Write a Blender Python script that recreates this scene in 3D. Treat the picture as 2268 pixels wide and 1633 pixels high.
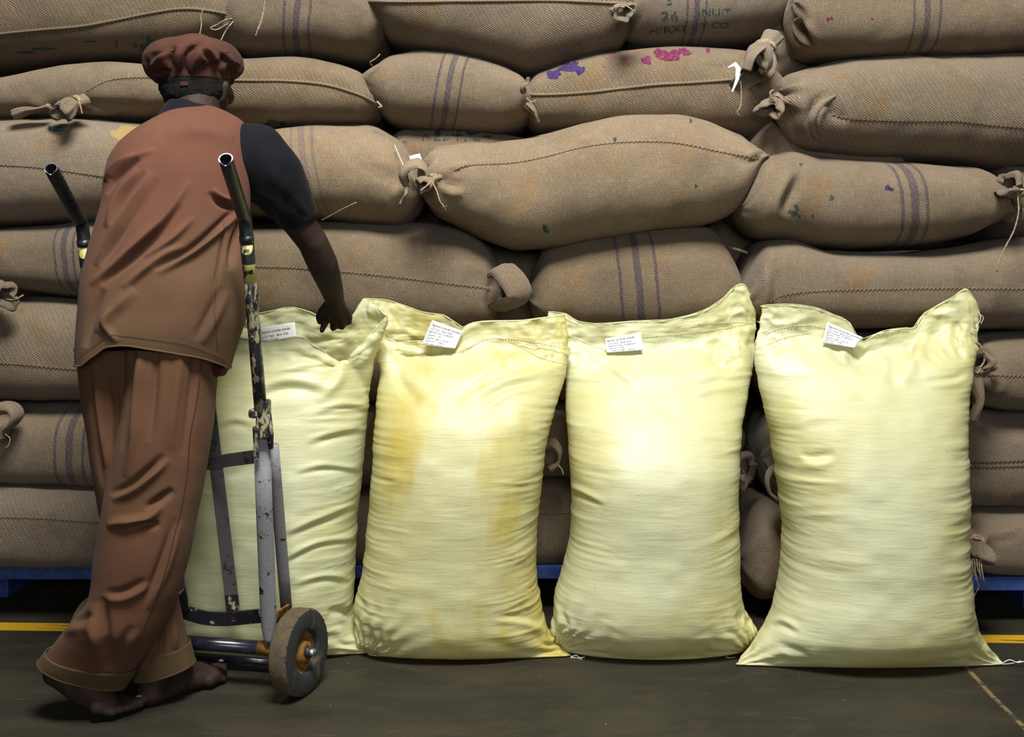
import bpy, math, random
import numpy as np
from mathutils import Vector, Matrix
from mathutils.bvhtree import BVHTree

# ------------------------------------------------------------------ clear
for _o in list(bpy.data.objects):
    bpy.data.objects.remove(_o, do_unlink=True)
SC = bpy.context.scene
COL = SC.collection
PI = math.pi

# ------------------------------------------------------------------ camera
# photograph 2268 x 1633, focal length in pixels, eye height and horizon row
F, EYE, YH, CX = 2226.0, 1.0, 600.0, 1134.0
cam = bpy.data.cameras.new('camera')
cam.sensor_width = 36.0
cam.lens = 36.0 * F / 2268.0
cam.shift_y = -(816.5 - YH) / 2268.0
cam.clip_start = 0.05
camo = bpy.data.objects.new('camera', cam)
camo.location = (0, 0, EYE)
camo.rotation_euler = (PI / 2, 0, 0)
COL.objects.link(camo)
SC.camera = camo

# ------------------------------------------------------------------ world, lights, exposure
SC.view_settings.view_transform = 'Standard'
SC.view_settings.look = 'None'
SC.view_settings.gamma = 1.0
SC.view_settings.use_curve_mapping = False
SC.view_settings.exposure = 0.0
W = bpy.data.worlds.new('world')
SC.world = W
W.use_nodes = True
W.node_tree.nodes['Background'].inputs[0].default_value = (0.80, 0.88, 1.0, 1)
W.node_tree.nodes['Background'].inputs[1].default_value = 0.035


def area(name, loc, target, sx, sy, power, col):
    l = bpy.data.lights.new(name, 'AREA')
    l.shape = 'RECTANGLE'
    l.size, l.size_y, l.energy, l.color = sx, sy, power, col
    o = bpy.data.objects.new(name, l)
    o.location = loc
    o.rotation_euler = (Vector(target) - Vector(loc)).to_track_quat('-Z', 'Y').to_euler()
    COL.objects.link(o)
    return o


area('skylight', (0.05, 0.75, 3.9), (0.0, 2.75, 0.75), 1.3, 0.9, 282, (1.0, 0.985, 0.95))
area('front_fill', (0.45, -2.4, 1.7), (-0.1, 2.7, 0.7), 1.8, 1.6, 66, (0.96, 0.98, 1.0))  # weak fill lamp added behind the camera; no doorway is seen

# ------------------------------------------------------------------ helpers
def P(px, py, d):
    """pixel + distance -> world point"""
    return np.array([(px - CX) / F * d, d, EYE + (YH - py) / F * d])


def to_px(p):
    d = np.maximum(p[..., 1], 0.05)
    return p[..., 0] / d * F + CX, YH - (p[..., 2] - EYE) / d * F


_T = np.random.RandomState(7).rand(256, 256) * 2 - 1


def vn(x, y, seed=0):
    x = np.asarray(x, float) + seed * 17.31
    y = np.asarray(y, float) + seed * 9.77
    xi, yi = np.floor(x).astype(int), np.floor(y).astype(int)
    fx, fy = x - xi, y - yi
    fx, fy = fx * fx * (3 - 2 * fx), fy * fy * (3 - 2 * fy)
    a, b = _T[xi % 256, yi % 256], _T[(xi + 1) % 256, yi % 256]
    c, d = _T[xi % 256, (yi + 1) % 256], _T[(xi + 1) % 256, (yi + 1) % 256]
    return (a * (1 - fx) + b * fx) * (1 - fy) + (c * (1 - fx) + d * fx) * fy


def sstep(a, b, x):
    t = np.clip((np.asarray(x, float) - a) / (b - a), 0, 1)
    return t * t * (3 - 2 * t)


def pchip(xs, ys, x):
    """monotone cubic interpolation, columns of ys interpolated"""
    xs, ys = np.asarray(xs, float), np.asarray(ys, float)
    if ys.ndim == 1:
        ys = ys[:, None]
    h = np.diff(xs)
    dl = np.diff(ys, axis=0) / h[:, None]
    m = np.zeros_like(ys)
    for k in range(1, len(xs) - 1):
        a, b = dl[k - 1], dl[k]
        w1, w2 = 2 * h[k] + h[k - 1], h[k] + 2 * h[k - 1]
        with np.errstate(divide='ignore', invalid='ignore'):
            v = (w1 + w2) / (w1 / a + w2 / b)
        m[k] = np.where(a * b > 0, v, 0)
    m[0], m[-1] = dl[0], dl[-1]
    x = np.clip(np.asarray(x, float), xs[0], xs[-1])
    i = np.clip(np.searchsorted(xs, x) - 1, 0, len(h) - 1)
    t = ((x - xs[i]) / h[i])[..., None]
    hh = h[i][..., None]
    return ((1 + 2 * t) * (1 - t) ** 2 * ys[i] + t * (1 - t) ** 2 * hh * m[i]
            + t * t * (3 - 2 * t) * ys[i + 1] + t * t * (t - 1) * hh * m[i + 1])


def spow(v, e):
    return np.sign(v) * np.abs(v) ** e


def grid_normals(G, closed=True):
    if closed:
        dv = np.roll(G, -1, 1) - np.roll(G, 1, 1)
    else:
        dv = np.gradient(G, axis=1)
    du = np.gradient(G, axis=0)
    n = np.cross(du, dv)
    return n / np.maximum(np.linalg.norm(n, axis=-1, keepdims=True), 1e-9)


def polydist(px, py, pts):
    """signed distance (pixels) to a polyline and position 0..1 along it"""
    pts = np.asarray(pts, float)
    best = np.full(px.shape, 1e9)
    sgn = np.zeros(px.shape)
    par = np.zeros(px.shape)
    L = np.linalg.norm(np.diff(pts, axis=0), axis=1)
    cum = np.concatenate([[0], np.cumsum(L)])
    for k in range(len(L)):
        ax, ay = pts[k]
        bx, by = pts[k + 1]
        ux, uy = (bx - ax) / L[k], (by - ay) / L[k]
        t = np.clip((px - ax) * ux + (py - ay) * uy, 0, L[k])
        dx, dy = px - ax - t * ux, py - ay - t * uy
        d = np.hypot(dx, dy)
        m = d < best
        best = np.where(m, d, best)
        sgn = np.where(m, np.sign(ux * dy - uy * dx), sgn)
        par = np.where(m, (cum[k] + t) / cum[-1], par)
    return best * np.where(sgn == 0, 1, sgn), par


def smooth_path(pts, n=40):
    pts = np.asarray(pts, float)
    if len(pts) < 3:
        t = np.linspace(0, 1, n)[:, None]
        return pts[0] * (1 - t) + pts[-1] * t
    s = np.concatenate([[0], np.cumsum(np.linalg.norm(np.diff(pts, axis=0), axis=1))])
    q = np.concatenate([[2 * pts[0] - pts[1]], pts, [2 * pts[-1] - pts[-2]]])
    out = []
    for v in np.linspace(0, s[-1], n):
        k = min(max(int(np.searchsorted(s, v)) - 1, 0), len(pts) - 2)
        t = (v - s[k]) / max(s[k + 1] - s[k], 1e-9)
        a, b, c, d = q[k], q[k + 1], q[k + 2], q[k + 3]
        out.append(0.5 * (2 * b + (c - a) * t + (2 * a - 5 * b + 4 * c - d) * t * t + (3 * b - a - 3 * c + d) * t ** 3))
    return np.array(out)


def apply_creases(G, creases, closed=True, facing=True):
    """creases: (pixel polyline, width px, height m, kind)"""
    if not creases:
        return G
    N = grid_normals(G, closed)
    px, py = to_px(G)
    view = np.array([0, 0, EYE]) - G
    view /= np.linalg.norm(view, axis=-1, keepdims=True)
    dot = (N * view).sum(-1)
    fr = sstep(0.02, 0.25, dot) if facing else np.ones_like(dot)
    disp = np.zeros(px.shape)
    for pts, w, a, kind in creases:
        s, t = polydist(px, py, smooth_path(pts, 30))
        q = s / w
        tap = np.clip(np.sin(PI * t), 0, 1) ** 0.8
        if kind == 'ridge':
            pr = np.exp(-q * q)
        elif kind == 'groove':
            pr = -np.exp(-q * q)
        elif kind == 'fold':            # ridge on the left of the path, groove on the right
            pr = -1.65 * q * np.exp(-q * q)
        disp += a * tap * pr
    return G + N * (disp * fr)[..., None]


def new_obj(name, me, mat, parent, smooth=True):
    if smooth:
        me.polygons.foreach_set('use_smooth', [True] * len(me.polygons))
    if mat:
        me.materials.append(mat)
    o = bpy.data.objects.new(name, me)
    COL.objects.link(o)
    if parent is not None:
        o.parent = parent
    return o


def wloc(o):
    p = np.array(o.location)
    while o.parent is not None:
        o = o.parent
        p = p + np.array(o.location)
    return p


def mesh(name, verts, faces, mat, parent=None, smooth=True, uv=None):
    v = np.asarray(verts, float)
    if parent is not None:
        v = v - wloc(parent)
    me = bpy.data.meshes.new(name)
    me.from_pydata(v.tolist(), [], [tuple(int(i) for i in f) for f in faces])
    if uv is not None:
        me.uv_layers.new(name='UVMap').data.foreach_set('uv', np.asarray(uv, np.float32).ravel())
    me.update()
    return new_obj(name, me, mat, parent, smooth)


def grid_mesh(name, G, mat, parent=None, closed=True, cap=(False, False), uv=None):
    n, m = G.shape[:2]
    V = G.reshape(-1, 3)
    i, j = np.meshgrid(np.arange(n - 1), np.arange(m if closed else m - 1), indexing='ij')
    i, j = i.ravel(), j.ravel()
    j2 = (j + 1) % m
    Fc = np.stack([i * m + j, (i + 1) * m + j, (i + 1) * m + j2, i * m + j2], 1)
    if uv is None:
        seg = np.linalg.norm(np.diff(np.concatenate([G, G[:, :1]], 1), axis=1), axis=-1)
        vv = np.concatenate([np.zeros((n, 1)), np.cumsum(seg, 1)], 1)
        c = G.mean(1)
        uu = np.concatenate([[0], np.cumsum(np.linalg.norm(np.diff(c, axis=0), axis=1))])
        uv = np.stack([np.repeat(uu[:, None], m + 1, 1), vv], -1)
    if uv.shape[1] == m:
        uv = np.concatenate([uv, uv[:, -1:]], 1)
    L = np.stack([uv[i, j], uv[i + 1, j], uv[i + 1, j + 1], uv[i, j + 1]], 1).reshape(-1, 2)
    faces = Fc.tolist()
    V = V.tolist()
    L = L.tolist()
    for side, row in ((0, 0), (1, n - 1)):
        if cap[side]:
            c = G[row].mean(0).tolist()
            V.append(c)
            k = len(V) - 1
            for q in range(m):
                a, b = row * m + q, row * m + (q + 1) % m
                faces.append([a, b, k] if side == 0 else [b, a, k])
                L += [uv[row, q].tolist()] * 3
    return mesh(name, V, faces, mat, parent, True, L)


def tube_geo(path, rad, seg=8, cap=True, up=None, twist=0.0):
    """path (n,3), rad scalar / (n,) / (n,2) -> verts, faces"""
    path = np.asarray(path, float)
    n = len(path)
    rad = np.asarray(rad, float)
    if rad.ndim == 0:
        rad = np.full((n, 2), float(rad))
    elif rad.ndim == 1:
        rad = np.stack([rad, rad], 1)
    t = np.gradient(path, axis=0)
    t /= np.maximum(np.linalg.norm(t, axis=1, keepdims=True), 1e-9)
    u = np.array(up if up is not None else ([0, 0, 1] if abs(t[0][2]) < 0.9 else [0, 1, 0]), float)
    V, Fa = [], []
    for k in range(n):
        u = u - t[k] * (u @ t[k])
        u /= max(np.linalg.norm(u), 1e-9)
        w = np.cross(t[k], u)
        for q in range(seg):
            a = 2 * PI * q / seg + twist * k
            V.append(path[k] + u * math.cos(a) * rad[k][0] + w * math.sin(a) * rad[k][1])
    for k in range(n - 1):
        for q in range(seg):
            r = (q + 1) % seg
            Fa.append((k * seg + q, k * seg + r, (k + 1) * seg + r, (k + 1) * seg + q))
    if cap:
        Fa.append(tuple(range(seg - 1, -1, -1)))
        Fa.append(tuple((n - 1) * seg + q for q in range(seg)))
    return V, Fa


class MB:
    """collects geometry for ONE mesh object"""
    def __init__(self):
        self.v, self.f = [], []

    def add(self, geo):
        o = len(self.v)
        self.v += [np.asarray(p, float) for p in geo[0]]
        self.f += [tuple(i + o for i in f) for f in geo[1]]
        return self

    def tube(self, path, rad, **k):
        return self.add(tube_geo(path, rad, **k))

    def box(self, c, sx, sy, sz, R=None):
        c = np.array(c, float)
        V = []
        for z in (-1, 1):
            for x, y in ((-1, -1), (1, -1), (1, 1), (-1, 1)):
                p = np.array([x * sx / 2, y * sy / 2, z * sz / 2])
                V.append(c + (R @ p if R is not None else p))
        return self.add((V, [(3, 2, 1, 0), (4, 5, 6, 7), (0, 1, 5, 4), (1, 2, 6, 5), (2, 3, 7, 6), (3, 0, 4, 7)]))

    def build(self, name, mat, parent=None, smooth=True):
        return mesh(name, self.v, self.f, mat, parent, smooth)


def bevel(o, w, seg=2):
    m = o.modifiers.new('bevel', 'BEVEL')
    m.width, m.segments, m.limit_method = w, seg, 'ANGLE'
    return o


def thing(name, label, cat, loc, group=None):
    o = bpy.data.objects.new(name, None)
    o.empty_display_size = 0.05
    COL.objects.link(o)
    o.location = [float(c) for c in loc]
    o['label'], o['category'] = label, cat
    if group:
        o['group'] = group
    return o


def bvh_of(o):
    me = o.data
    off = Vector(wloc(o).tolist())
    return BVHTree.FromPolygons([v.co + off for v in me.vertices], [list(p.vertices) for p in me.polygons])


def hit(bvh, px, py, off=0.0015):
    d = Vector(P(px, py, 1.0).tolist()) - Vector((0, 0, EYE))
    d.normalize()
    loc, nor, i, dist = bvh.ray_cast(Vector((0, 0, EYE)), d)
    if loc is None:
        return None, None
    if nor.dot(d) > 0:
        nor = -nor
    return np.array(loc + nor * off), np.array(nor)


# ------------------------------------------------------------------ materials
class NT:
    def __init__(self, name):
        self.m = bpy.data.materials.new(name)
        self.m.use_nodes = True
        self.t = self.m.node_tree
        self.b = self.t.nodes['Principled BSDF']
        self.out = self.t.nodes['Material Output']

    def n(self, kind, **kw):
        nd = self.t.nodes.new(kind)
        for k, v in kw.items():
            setattr(nd, k, v)
        return nd

    def l(self, a, b):
        self.t.links.new(a, b)

    def val(self, sock, v):
        if hasattr(v, 'is_output'):
            self.l(v, sock)
        else:
            sock.default_value = v

    def math(self, op, a, b=0.0, c=0.0, clamp=False):
        nd = self.n('ShaderNodeMath', operation=op, use_clamp=clamp)
        for k, v in enumerate((a, b, c)):
            self.val(nd.inputs[k], v)
        return nd.outputs[0]

    def noise(self, vec, scale, detail=3.0, rough=0.55, dist=0.0):
        nd = self.n('ShaderNodeTexNoise')
        if vec is not None:
            self.l(vec, nd.inputs['Vector'])
        nd.inputs['Scale'].default_value = scale
        nd.inputs['Detail'].default_value = detail
        nd.inputs['Roughness'].default_value = rough
        nd.inputs['Distortion'].default_value = dist
        return nd.outputs[0]

    def ramp(self, fac, lo, hi):
        nd = self.n('ShaderNodeMapRange', interpolation_type='SMOOTHSTEP')
        self.val(nd.inputs[0], fac)
        nd.inputs[1].default_value, nd.inputs[2].default_value = lo, hi
        return nd.outputs[0]

    def mix(self, fac, a, b, mode='MIX'):
        nd = self.n('ShaderNodeMix', data_type='RGBA', blend_type=mode)
        self.val(nd.inputs[0], fac)
        for k, v in ((6, a), (7, b)):
            if hasattr(v, 'is_output'):
                self.l(v, nd.inputs[k])
            else:
                nd.inputs[k].default_value = (*v, 1.0) if len(v) == 3 else v
        return nd.outputs[2]

    def scalevec(self, vec, x, y, z=1.0):
        nd = self.n('ShaderNodeMapping')
        self.l(vec, nd.inputs[0])
        nd.inputs['Scale'].default_value = (x, y, z)
        return nd.outputs[0]

    def bump(self, h, strength, dist, normal=None):
        nd = self.n('ShaderNodeBump')
        nd.inputs['Strength'].default_value = strength
        nd.inputs['Distance'].default_value = dist
        self.l(h, nd.inputs['Height'])
        if normal is not None:
            self.l(normal, nd.inputs['Normal'])
        return nd.outputs[0]

    def attr(self, name):
        return self.n('ShaderNodeAttribute', attribute_type='OBJECT', attribute_name=name).outputs['Fac']

    def done(self, col=None, rough=0.8, spec=0.3, normal=None, metal=0.0):
        if col is not None:
            self.val(self.b.inputs['Base Color'], col if hasattr(col, 'is_output') else (*col, 1.0))
        self.val(self.b.inputs['Roughness'], rough)
        self.val(self.b.inputs['Metallic'], metal)
        self.b.inputs['Specular IOR Level'].default_value = spec
        if normal is not None:
            self.l(normal, self.b.inputs['Normal'])
        return self.m


def mat_jute():
    k = NT('jute')
    uv = k.n('ShaderNodeUVMap').outputs[0]
    geo = k.n('ShaderNodeTexCoord').outputs['Object']
    sp = k.n('ShaderNodeSeparateXYZ')
    k.l(uv, sp.inputs[0])
    wob = k.math('MULTIPLY', k.math('SUBTRACT', k.noise(uv, 14.0, 3), 0.5), 0.009)
    u = k.math('ADD', sp.outputs[0], wob)
    v = k.math('ADD', sp.outputs[1], wob)
    q = 2 * PI / 0.0056
    su = k.math('SINE', k.math('MULTIPLY', u, q))
    sv = k.math('SINE', k.math('MULTIPLY', v, q * 1.05))
    dg = k.math('SINE', k.math('MULTIPLY', k.math('ADD', u, k.math('MULTIPLY', v, 1.35)), q * 0.60))
    fine = k.noise(uv, 300.0, 3, 0.75)
    wv = k.math('ADD', k.math('MULTIPLY', k.math('MULTIPLY', su, sv), 0.75), k.math('MULTIPLY', k.math('MULTIPLY', dg, k.attr('twill')), 0.7))
    wv = k.math('ADD', wv, k.math('MULTIPLY', k.math('SUBTRACT', fine, 0.5), 2.2))
    hgt = k.math('ADD', wv, k.math('MULTIPLY', k.noise(uv, 620.0, 2, 0.7), 0.6))
    yarn_h = k.noise(k.scalevec(uv, 28, 330), 1.0, 2)
    yarn_v = k.noise(k.scalevec(uv, 330, 28), 1.0, 2)
    c = k.mix(k.noise(geo, 4.5, 3), (0.145, 0.103, 0.060), (0.325, 0.240, 0.148))
    c = k.mix(k.math('MULTIPLY', k.attr('grey'), 1.0, clamp=True), c, (0.245, 0.202, 0.155))
    c = k.mix(k.math('MULTIPLY', k.ramp(k.noise(geo, 7.0, 3, 0.6, 0.4), 0.56, 0.74), 0.45), c, (0.300, 0.165, 0.050))
    c = k.mix(k.math('MULTIPLY', k.ramp(k.noise(geo, 6.0, 4, 0.65), 0.52, 0.75), 0.5), c, (0.120, 0.085, 0.055))
    c = k.mix(k.ramp(yarn_h, 0.35, 0.75), k.mix(0.32, c, (0.10, 0.07, 0.04)), c)
    c = k.mix(k.math('MULTIPLY', k.ramp(yarn_v, 0.52, 0.8), 0.35), c, (0.46, 0.36, 0.22))
    c = k.mix(k.ramp(wv, -0.95, 0.35), k.mix(0.58, c, (0.045, 0.029, 0.016)), c)
    fl = k.noise(k.scalevec(uv, 150, 110), 1.0, 1)
    c = k.mix(k.math('MULTIPLY', k.ramp(fl, 0.74, 0.80), 0.65), c, (0.06, 0.040, 0.022))
    fl2 = k.noise(k.scalevec(uv, 120, 90), 1.3, 1)
    c = k.mix(k.math('MULTIPLY', k.ramp(fl2, 0.76, 0.82), 0.5), c, (0.52, 0.43, 0.28))
    # woven stripes: one wide, two thin
    s = k.math('SUBTRACT', k.math('SUBTRACT', u, k.attr('stripe')), k.math('MULTIPLY', v, k.attr('slant')))
    a = k.math('ABSOLUTE', s)
    m1 = k.math('LESS_THAN', a, k.attr('stripe_w'))
    m2 = k.math('LESS_THAN', k.math('ABSOLUTE', k.math('SUBTRACT', a, k.attr('stripe_gap'))),
                k.math('MULTIPLY', k.attr('stripe_w'), 0.42))
    m = k.math('ADD', m1, m2, clamp=True)
    m = k.math('MULTIPLY', m, k.ramp(k.math('ADD', dg, k.math('MULTIPLY', k.noise(uv, 90.0, 2), 1.8)), 0.15, 0.9))
    m = k.math('MULTIPLY', m, k.attr('stripe_on'))
    c = k.mix(k.math('MULTIPLY', m, 0.88), c, (0.040, 0.032, 0.066))
    # green ink print smears
    gp = k.math('MULTIPLY', k.ramp(k.noise(k.scalevec(uv, 22, 34), 1.0, 3, 0.6), 0.60, 0.64), k.attr('ink'))
    gp = k.math('MULTIPLY', gp, k.ramp(k.noise(uv, 6.0, 1), 0.46, 0.58))
    c = k.mix(k.math('MULTIPLY', gp, 0.8), c, (0.018, 0.075, 0.062))
    tone = k.attr('tone')
    hs = k.n('ShaderNodeHueSaturation')
    k.l(c, hs.inputs['Color'])
    k.l(tone, hs.inputs['Value'])
    hs.inputs['Saturation'].default_value = 0.97
    nrm = k.bump(hgt, 0.6, 0.0013, k.bump(k.noise(uv, 45.0, 3), 0.25, 0.006))
    k.b.inputs['Sheen Weight'].default_value = 0.12
    k.b.inputs['Sheen Roughness'].default_value = 0.5
    return k.done(hs.outputs[0], 0.95, 0.08, nrm)


def mat_bag():
    k = NT('woven_yellow_plastic')
    uv = k.n('ShaderNodeUVMap').outputs[0]
    geo = k.n('ShaderNodeTexCoord').outputs['Object']
    sp = k.n('ShaderNodeSeparateXYZ')
    k.l(uv, sp.inputs[0])
    q = 2 * PI / 0.0046
    u, v = sp.outputs[0], sp.outputs[1]
    w = k.math('SINE', k.math('MULTIPLY', k.math('ADD', u, v), q))
    w2 = k.math('SINE', k.math('MULTIPLY', k.math('SUBTRACT', u, v), q))
    wv = k.math('MULTIPLY', w, w2)
    pale = (0.670, 0.695, 0.440)
    c = k.mix(k.ramp(k.noise(geo, 3.2, 3, 0.5), 0.40, 0.75), pale, (0.630, 0.615, 0.265))
    c = k.mix(k.math('MULTIPLY', k.attr('dust'), 0.45), c, (0.620, 0.565, 0.205))
    c = k.mix(k.math('MULTIPLY', k.ramp(k.noise(k.scalevec(geo, 1.6, 1.0, 0.6), 4.0, 4, 0.6, 0.3), 0.44, 0.70), k.attr('dust')), c, (0.580, 0.470, 0.085))
    c = k.mix(k.math('MULTIPLY', k.ramp(k.noise(geo, 2.4, 2), 0.5, 0.7), k.attr('green')), c, (0.630, 0.720, 0.500))
    th = k.noise(k.scalevec(uv, 12, 240), 1.0, 2)
    th2 = k.noise(k.scalevec(uv, 240, 12), 1.0, 2)
    c = k.mix(k.math('MULTIPLY', k.ramp(th, 0.5, 0.75), 0.08), c, (0.86, 0.86, 0.62))
    c = k.mix(k.math('MULTIPLY', k.ramp(th2, 0.5, 0.75), 0.09), c, (0.50, 0.48, 0.19))
    spk = k.noise(k.scalevec(geo, 90, 90, 90), 1.0, 1)
    c = k.mix(k.math('MULTIPLY', k.ramp(spk, 0.77, 0.82), 0.5), c, (0.38, 0.30, 0.10))
    sk = k.noise(k.scalevec(geo, 14, 14, 40), 1.0, 3)
    c = k.mix(k.math('MULTIPLY', k.ramp(sk, 0.66, 0.78), 0.25), c, (0.50, 0.45, 0.20))
    nrm = k.bump(wv, 0.16, 0.0007, k.bump(k.noise(k.scalevec(uv, 72, 11), 1.0, 4, 0.6), 0.30, 0.005))
    k.val(k.b.inputs['Base Color'], c)
    k.b.inputs['IOR'].default_value = 1.75
    k.done(None, 0.50, 0.55, nrm)
    tr = k.n('ShaderNodeBsdfTranslucent')
    k.l(k.mix(0.65, c, (0.85, 0.70, 0.10)), tr.inputs[0])
    ms = k.n('ShaderNodeMixShader')
    ms.inputs[0].default_value = 0.24
    k.l(k.b.outputs[0], ms.inputs[1])
    k.l(tr.outputs[0], ms.inputs[2])
    k.l(ms.outputs[0], k.out.inputs[0])
    return k.m


def mat_cloth(name, c1, c2, c3=None, scale=5.0, weave=900.0, rough=0.9, dust=None):
    k = NT(name)
    geo = k.n('ShaderNodeTexCoord').outputs['Object']
    c = k.mix(k.ramp(k.noise(geo, scale, 3), 0.35, 0.70), c1, c2)
    if c3:
        c = k.mix(k.math('MULTIPLY', k.ramp(k.noise(geo, scale * 1.7, 3, 0.6), 0.50, 0.72), 0.6), c, c3)
    if dust:
        sp = k.n('ShaderNodeSeparateXYZ')
        k.l(geo, sp.inputs[0])
        zz = k.math('ADD', sp.outputs[2], k.math('MULTIPLY', k.math('SUBTRACT', k.noise(geo, 4.0, 3), 0.5), 0.5))
        c = k.mix(k.math('MULTIPLY', k.ramp(zz, dust[0], dust[1]), 0.8), c, dust[2])
    g = k.noise(geo, weave, 1, 0.5)
    c = k.mix(k.math('MULTIPLY', k.ramp(g, 0.4, 0.7), 0.14), c, (0.02, 0.015, 0.012))
    nrm = k.bump(g, 0.12, 0.0008, k.bump(k.noise(geo, 30.0, 3), 0.22, 0.004))
    k.b.inputs['Sheen Weight'].default_value = 0.03
    return k.done(c, rough, 0.12, nrm)


def mat_simple(name, c1, c2, scale=20.0, rough=0.6, spec=0.4, metal=0.0, bump=0.2, bd=0.002):
    k = NT(name)
    geo = k.n('ShaderNodeTexCoord').outputs['Object']
    nz = k.noise(geo, scale, 4)
    c = k.mix(k.ramp(nz, 0.35, 0.65), c1, c2)
    return k.done(c, rough, spec, k.bump(k.noise(geo, scale * 3, 3), bump, bd), metal)


def mat_worn(name, base, chip, rust, lo=0.52, hi=0.56, scale=38.0, rough=0.45, metal=0.0, rustamt=0.5, stretch=1.0):
    k = NT(name)
    geo = k.n('ShaderNodeTexCoord').outputs['Object']
    nz = k.noise(k.scalevec(geo, 1.0, 1.0, stretch), scale, 5, 0.68, 0.2)
    m = k.ramp(nz, lo, hi)
    c = k.mix(m, base, chip)
    c = k.mix(k.math('MULTIPLY', k.ramp(k.noise(geo, scale * 0.6, 4, 0.6), 0.58, 0.70), rustamt), c, rust)
    c = k.mix(k.math('MULTIPLY', k.ramp(k.noise(geo, 160.0, 3), 0.45, 0.8), 0.35), c, (0.03, 0.025, 0.02))
    return k.done(c, rough, 0.45, k.bump(m, 0.35, 0.0008, k.bump(k.noise(geo, 120.0, 3), 0.2, 0.001)), metal)


def mat_floor():
    k = NT('stained_concrete')
    geo = k.n('ShaderNodeTexCoord').outputs['Object']
    st = k.scalevec(geo, 1.0, 2.4, 1.0)
    c = k.mix(k.ramp(k.noise(st, 2.6, 5, 0.6, 0.3), 0.35, 0.68), (0.017, 0.0153, 0.0085), (0.034, 0.0285, 0.016))
    c = k.mix(k.math('MULTIPLY', k.ramp(k.noise(st, 6.0, 5, 0.65, 0.5), 0.52, 0.75), 0.6), c, (0.048, 0.036, 0.020))
    # old scuff rings left by drums and wheels
    w = k.n('ShaderNodeTexVoronoi', feature='F1')
    k.l(st, w.inputs['Vector'])
    w.inputs['Scale'].default_value = 2.1
    ring = k.math('ABSOLUTE', k.math('SUBTRACT', w.outputs['Distance'], 0.36))
    rm = k.math('MULTIPLY', k.ramp(ring, 0.022, 0.0), k.ramp(k.noise(geo, 9.0, 3), 0.52, 0.72))
    c = k.mix(k.math('MULTIPLY', rm, 0.55), c, (0.085, 0.068, 0.038))
    sk = k.noise(k.scalevec(geo, 6, 42, 1), 1.0, 3)
    c = k.mix(k.math('MULTIPLY', k.ramp(sk, 0.62, 0.78), 0.4), c, (0.060, 0.052, 0.035))
    g = k.noise(geo, 230.0, 2)
    c = k.mix(k.math('MULTIPLY', k.ramp(g, 0.45, 0.75), 0.45), c, (0.009, 0.008, 0.006))
    sp = k.noise(geo, 95.0, 1)
    c = k.mix(k.math('MULTIPLY', k.ramp(sp, 0.78, 0.82), 0.7), c, (0.26, 0.23, 0.17))
    r = k.math('ADD', 0.50, k.math('MULTIPLY', k.noise(st, 5.0, 3), 0.35))
    nrm = k.bump(g, 0.22, 0.0012, k.bump(k.noise(geo, 18.0, 4), 0.2, 0.004))
    return k.done(c, r, 0.35, nrm)


def mat_paint_line(name, col, under, amt=0.55, sy=55):
    k = NT(name)
    geo = k.n('ShaderNodeTexCoord').outputs['Object']
    w = k.ramp(k.noise(k.scalevec(geo, 7 if sy > 50 else sy, sy, 1), 1.0, 4, 0.6), amt, amt + 0.10)
    c = k.mix(w, col, under)
    return k.done(c, 0.6, 0.3, k.bump(k.noise(geo, 200.0, 2), 0.2, 0.001))


M_JUTE = mat_jute()
M_BAG = mat_bag()
M_FLOOR = mat_floor()
M_LINE = mat_paint_line('yellow_floor_paint', (0.52, 0.30, 0.012), (0.05, 0.04, 0.025))
M_FAINT = mat_paint_line('faint_tan_floor_paint', (0.17, 0.125, 0.06), (0.05, 0.042, 0.028), 0.47, 22)
M_BLUE = mat_worn('blue_pallet_paint', (0.014, 0.042, 0.175), (0.028, 0.072, 0.260), (0.02, 0.02, 0.03), 0.4, 0.7, 30.0, 0.6, 0.0, 0.4)
M_WALL = mat_simple('dim_plaster', (0.060, 0.057, 0.052), (0.090, 0.084, 0.075), 6.0, 0.9, 0.2)
M_CORD = mat_simple('jute_twine', (0.20, 0.155, 0.095), (0.36, 0.29, 0.19), 130.0, 0.95, 0.1, 0.0, 0.5, 0.002)
M_STITCH_D = mat_simple('dark_stitching', (0.045, 0.032, 0.020), (0.09, 0.065, 0.04), 200.0, 0.95, 0.1)
M_STITCH_L = mat_simple('pale_stitching', (0.24, 0.18, 0.11), (0.36, 0.28, 0.17), 200.0, 0.95, 0.1)
M_THREAD = mat_simple('white_thread', (0.62, 0.60, 0.52), (0.75, 0.73, 0.66), 200.0, 0.8, 0.2)
M_YTHREAD = mat_simple('yellow_stitching', (0.66, 0.58, 0.26), (0.78, 0.72, 0.42), 200.0, 0.8, 0.2)
M_PAPER = mat_simple('white_paper', (0.80, 0.80, 0.82), (0.86, 0.86, 0.87), 30.0, 0.7, 0.2, 0.0, 0.05, 0.001)
M_INK = mat_simple('black_print', (0.022, 0.022, 0.035), (0.05, 0.05, 0.07), 300.0, 0.8, 0.1)
M_GREEN = mat_simple('green_stencil_ink', (0.016, 0.050, 0.045), (0.060, 0.085, 0.070), 160.0, 0.95, 0.05)
M_STAIN = mat_simple('golden_oil_stain', (0.270, 0.185, 0.078), (0.350, 0.245, 0.105), 330.0, 0.95, 0.05, 0.0, 0.4, 0.001)
M_PURPLE = mat_simple('purple_paint', (0.030, 0.018, 0.070), (0.060, 0.040, 0.110), 160.0, 0.95, 0.05)
M_MAGENTA = mat_simple('magenta_paint', (0.110, 0.014, 0.050), (0.150, 0.038, 0.072), 120.0, 0.95, 0.05)
M_PINK = mat_simple('faded_magenta_paint', (0.210, 0.120, 0.085), (0.190, 0.080, 0.080), 120.0, 0.95, 0.05)
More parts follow.
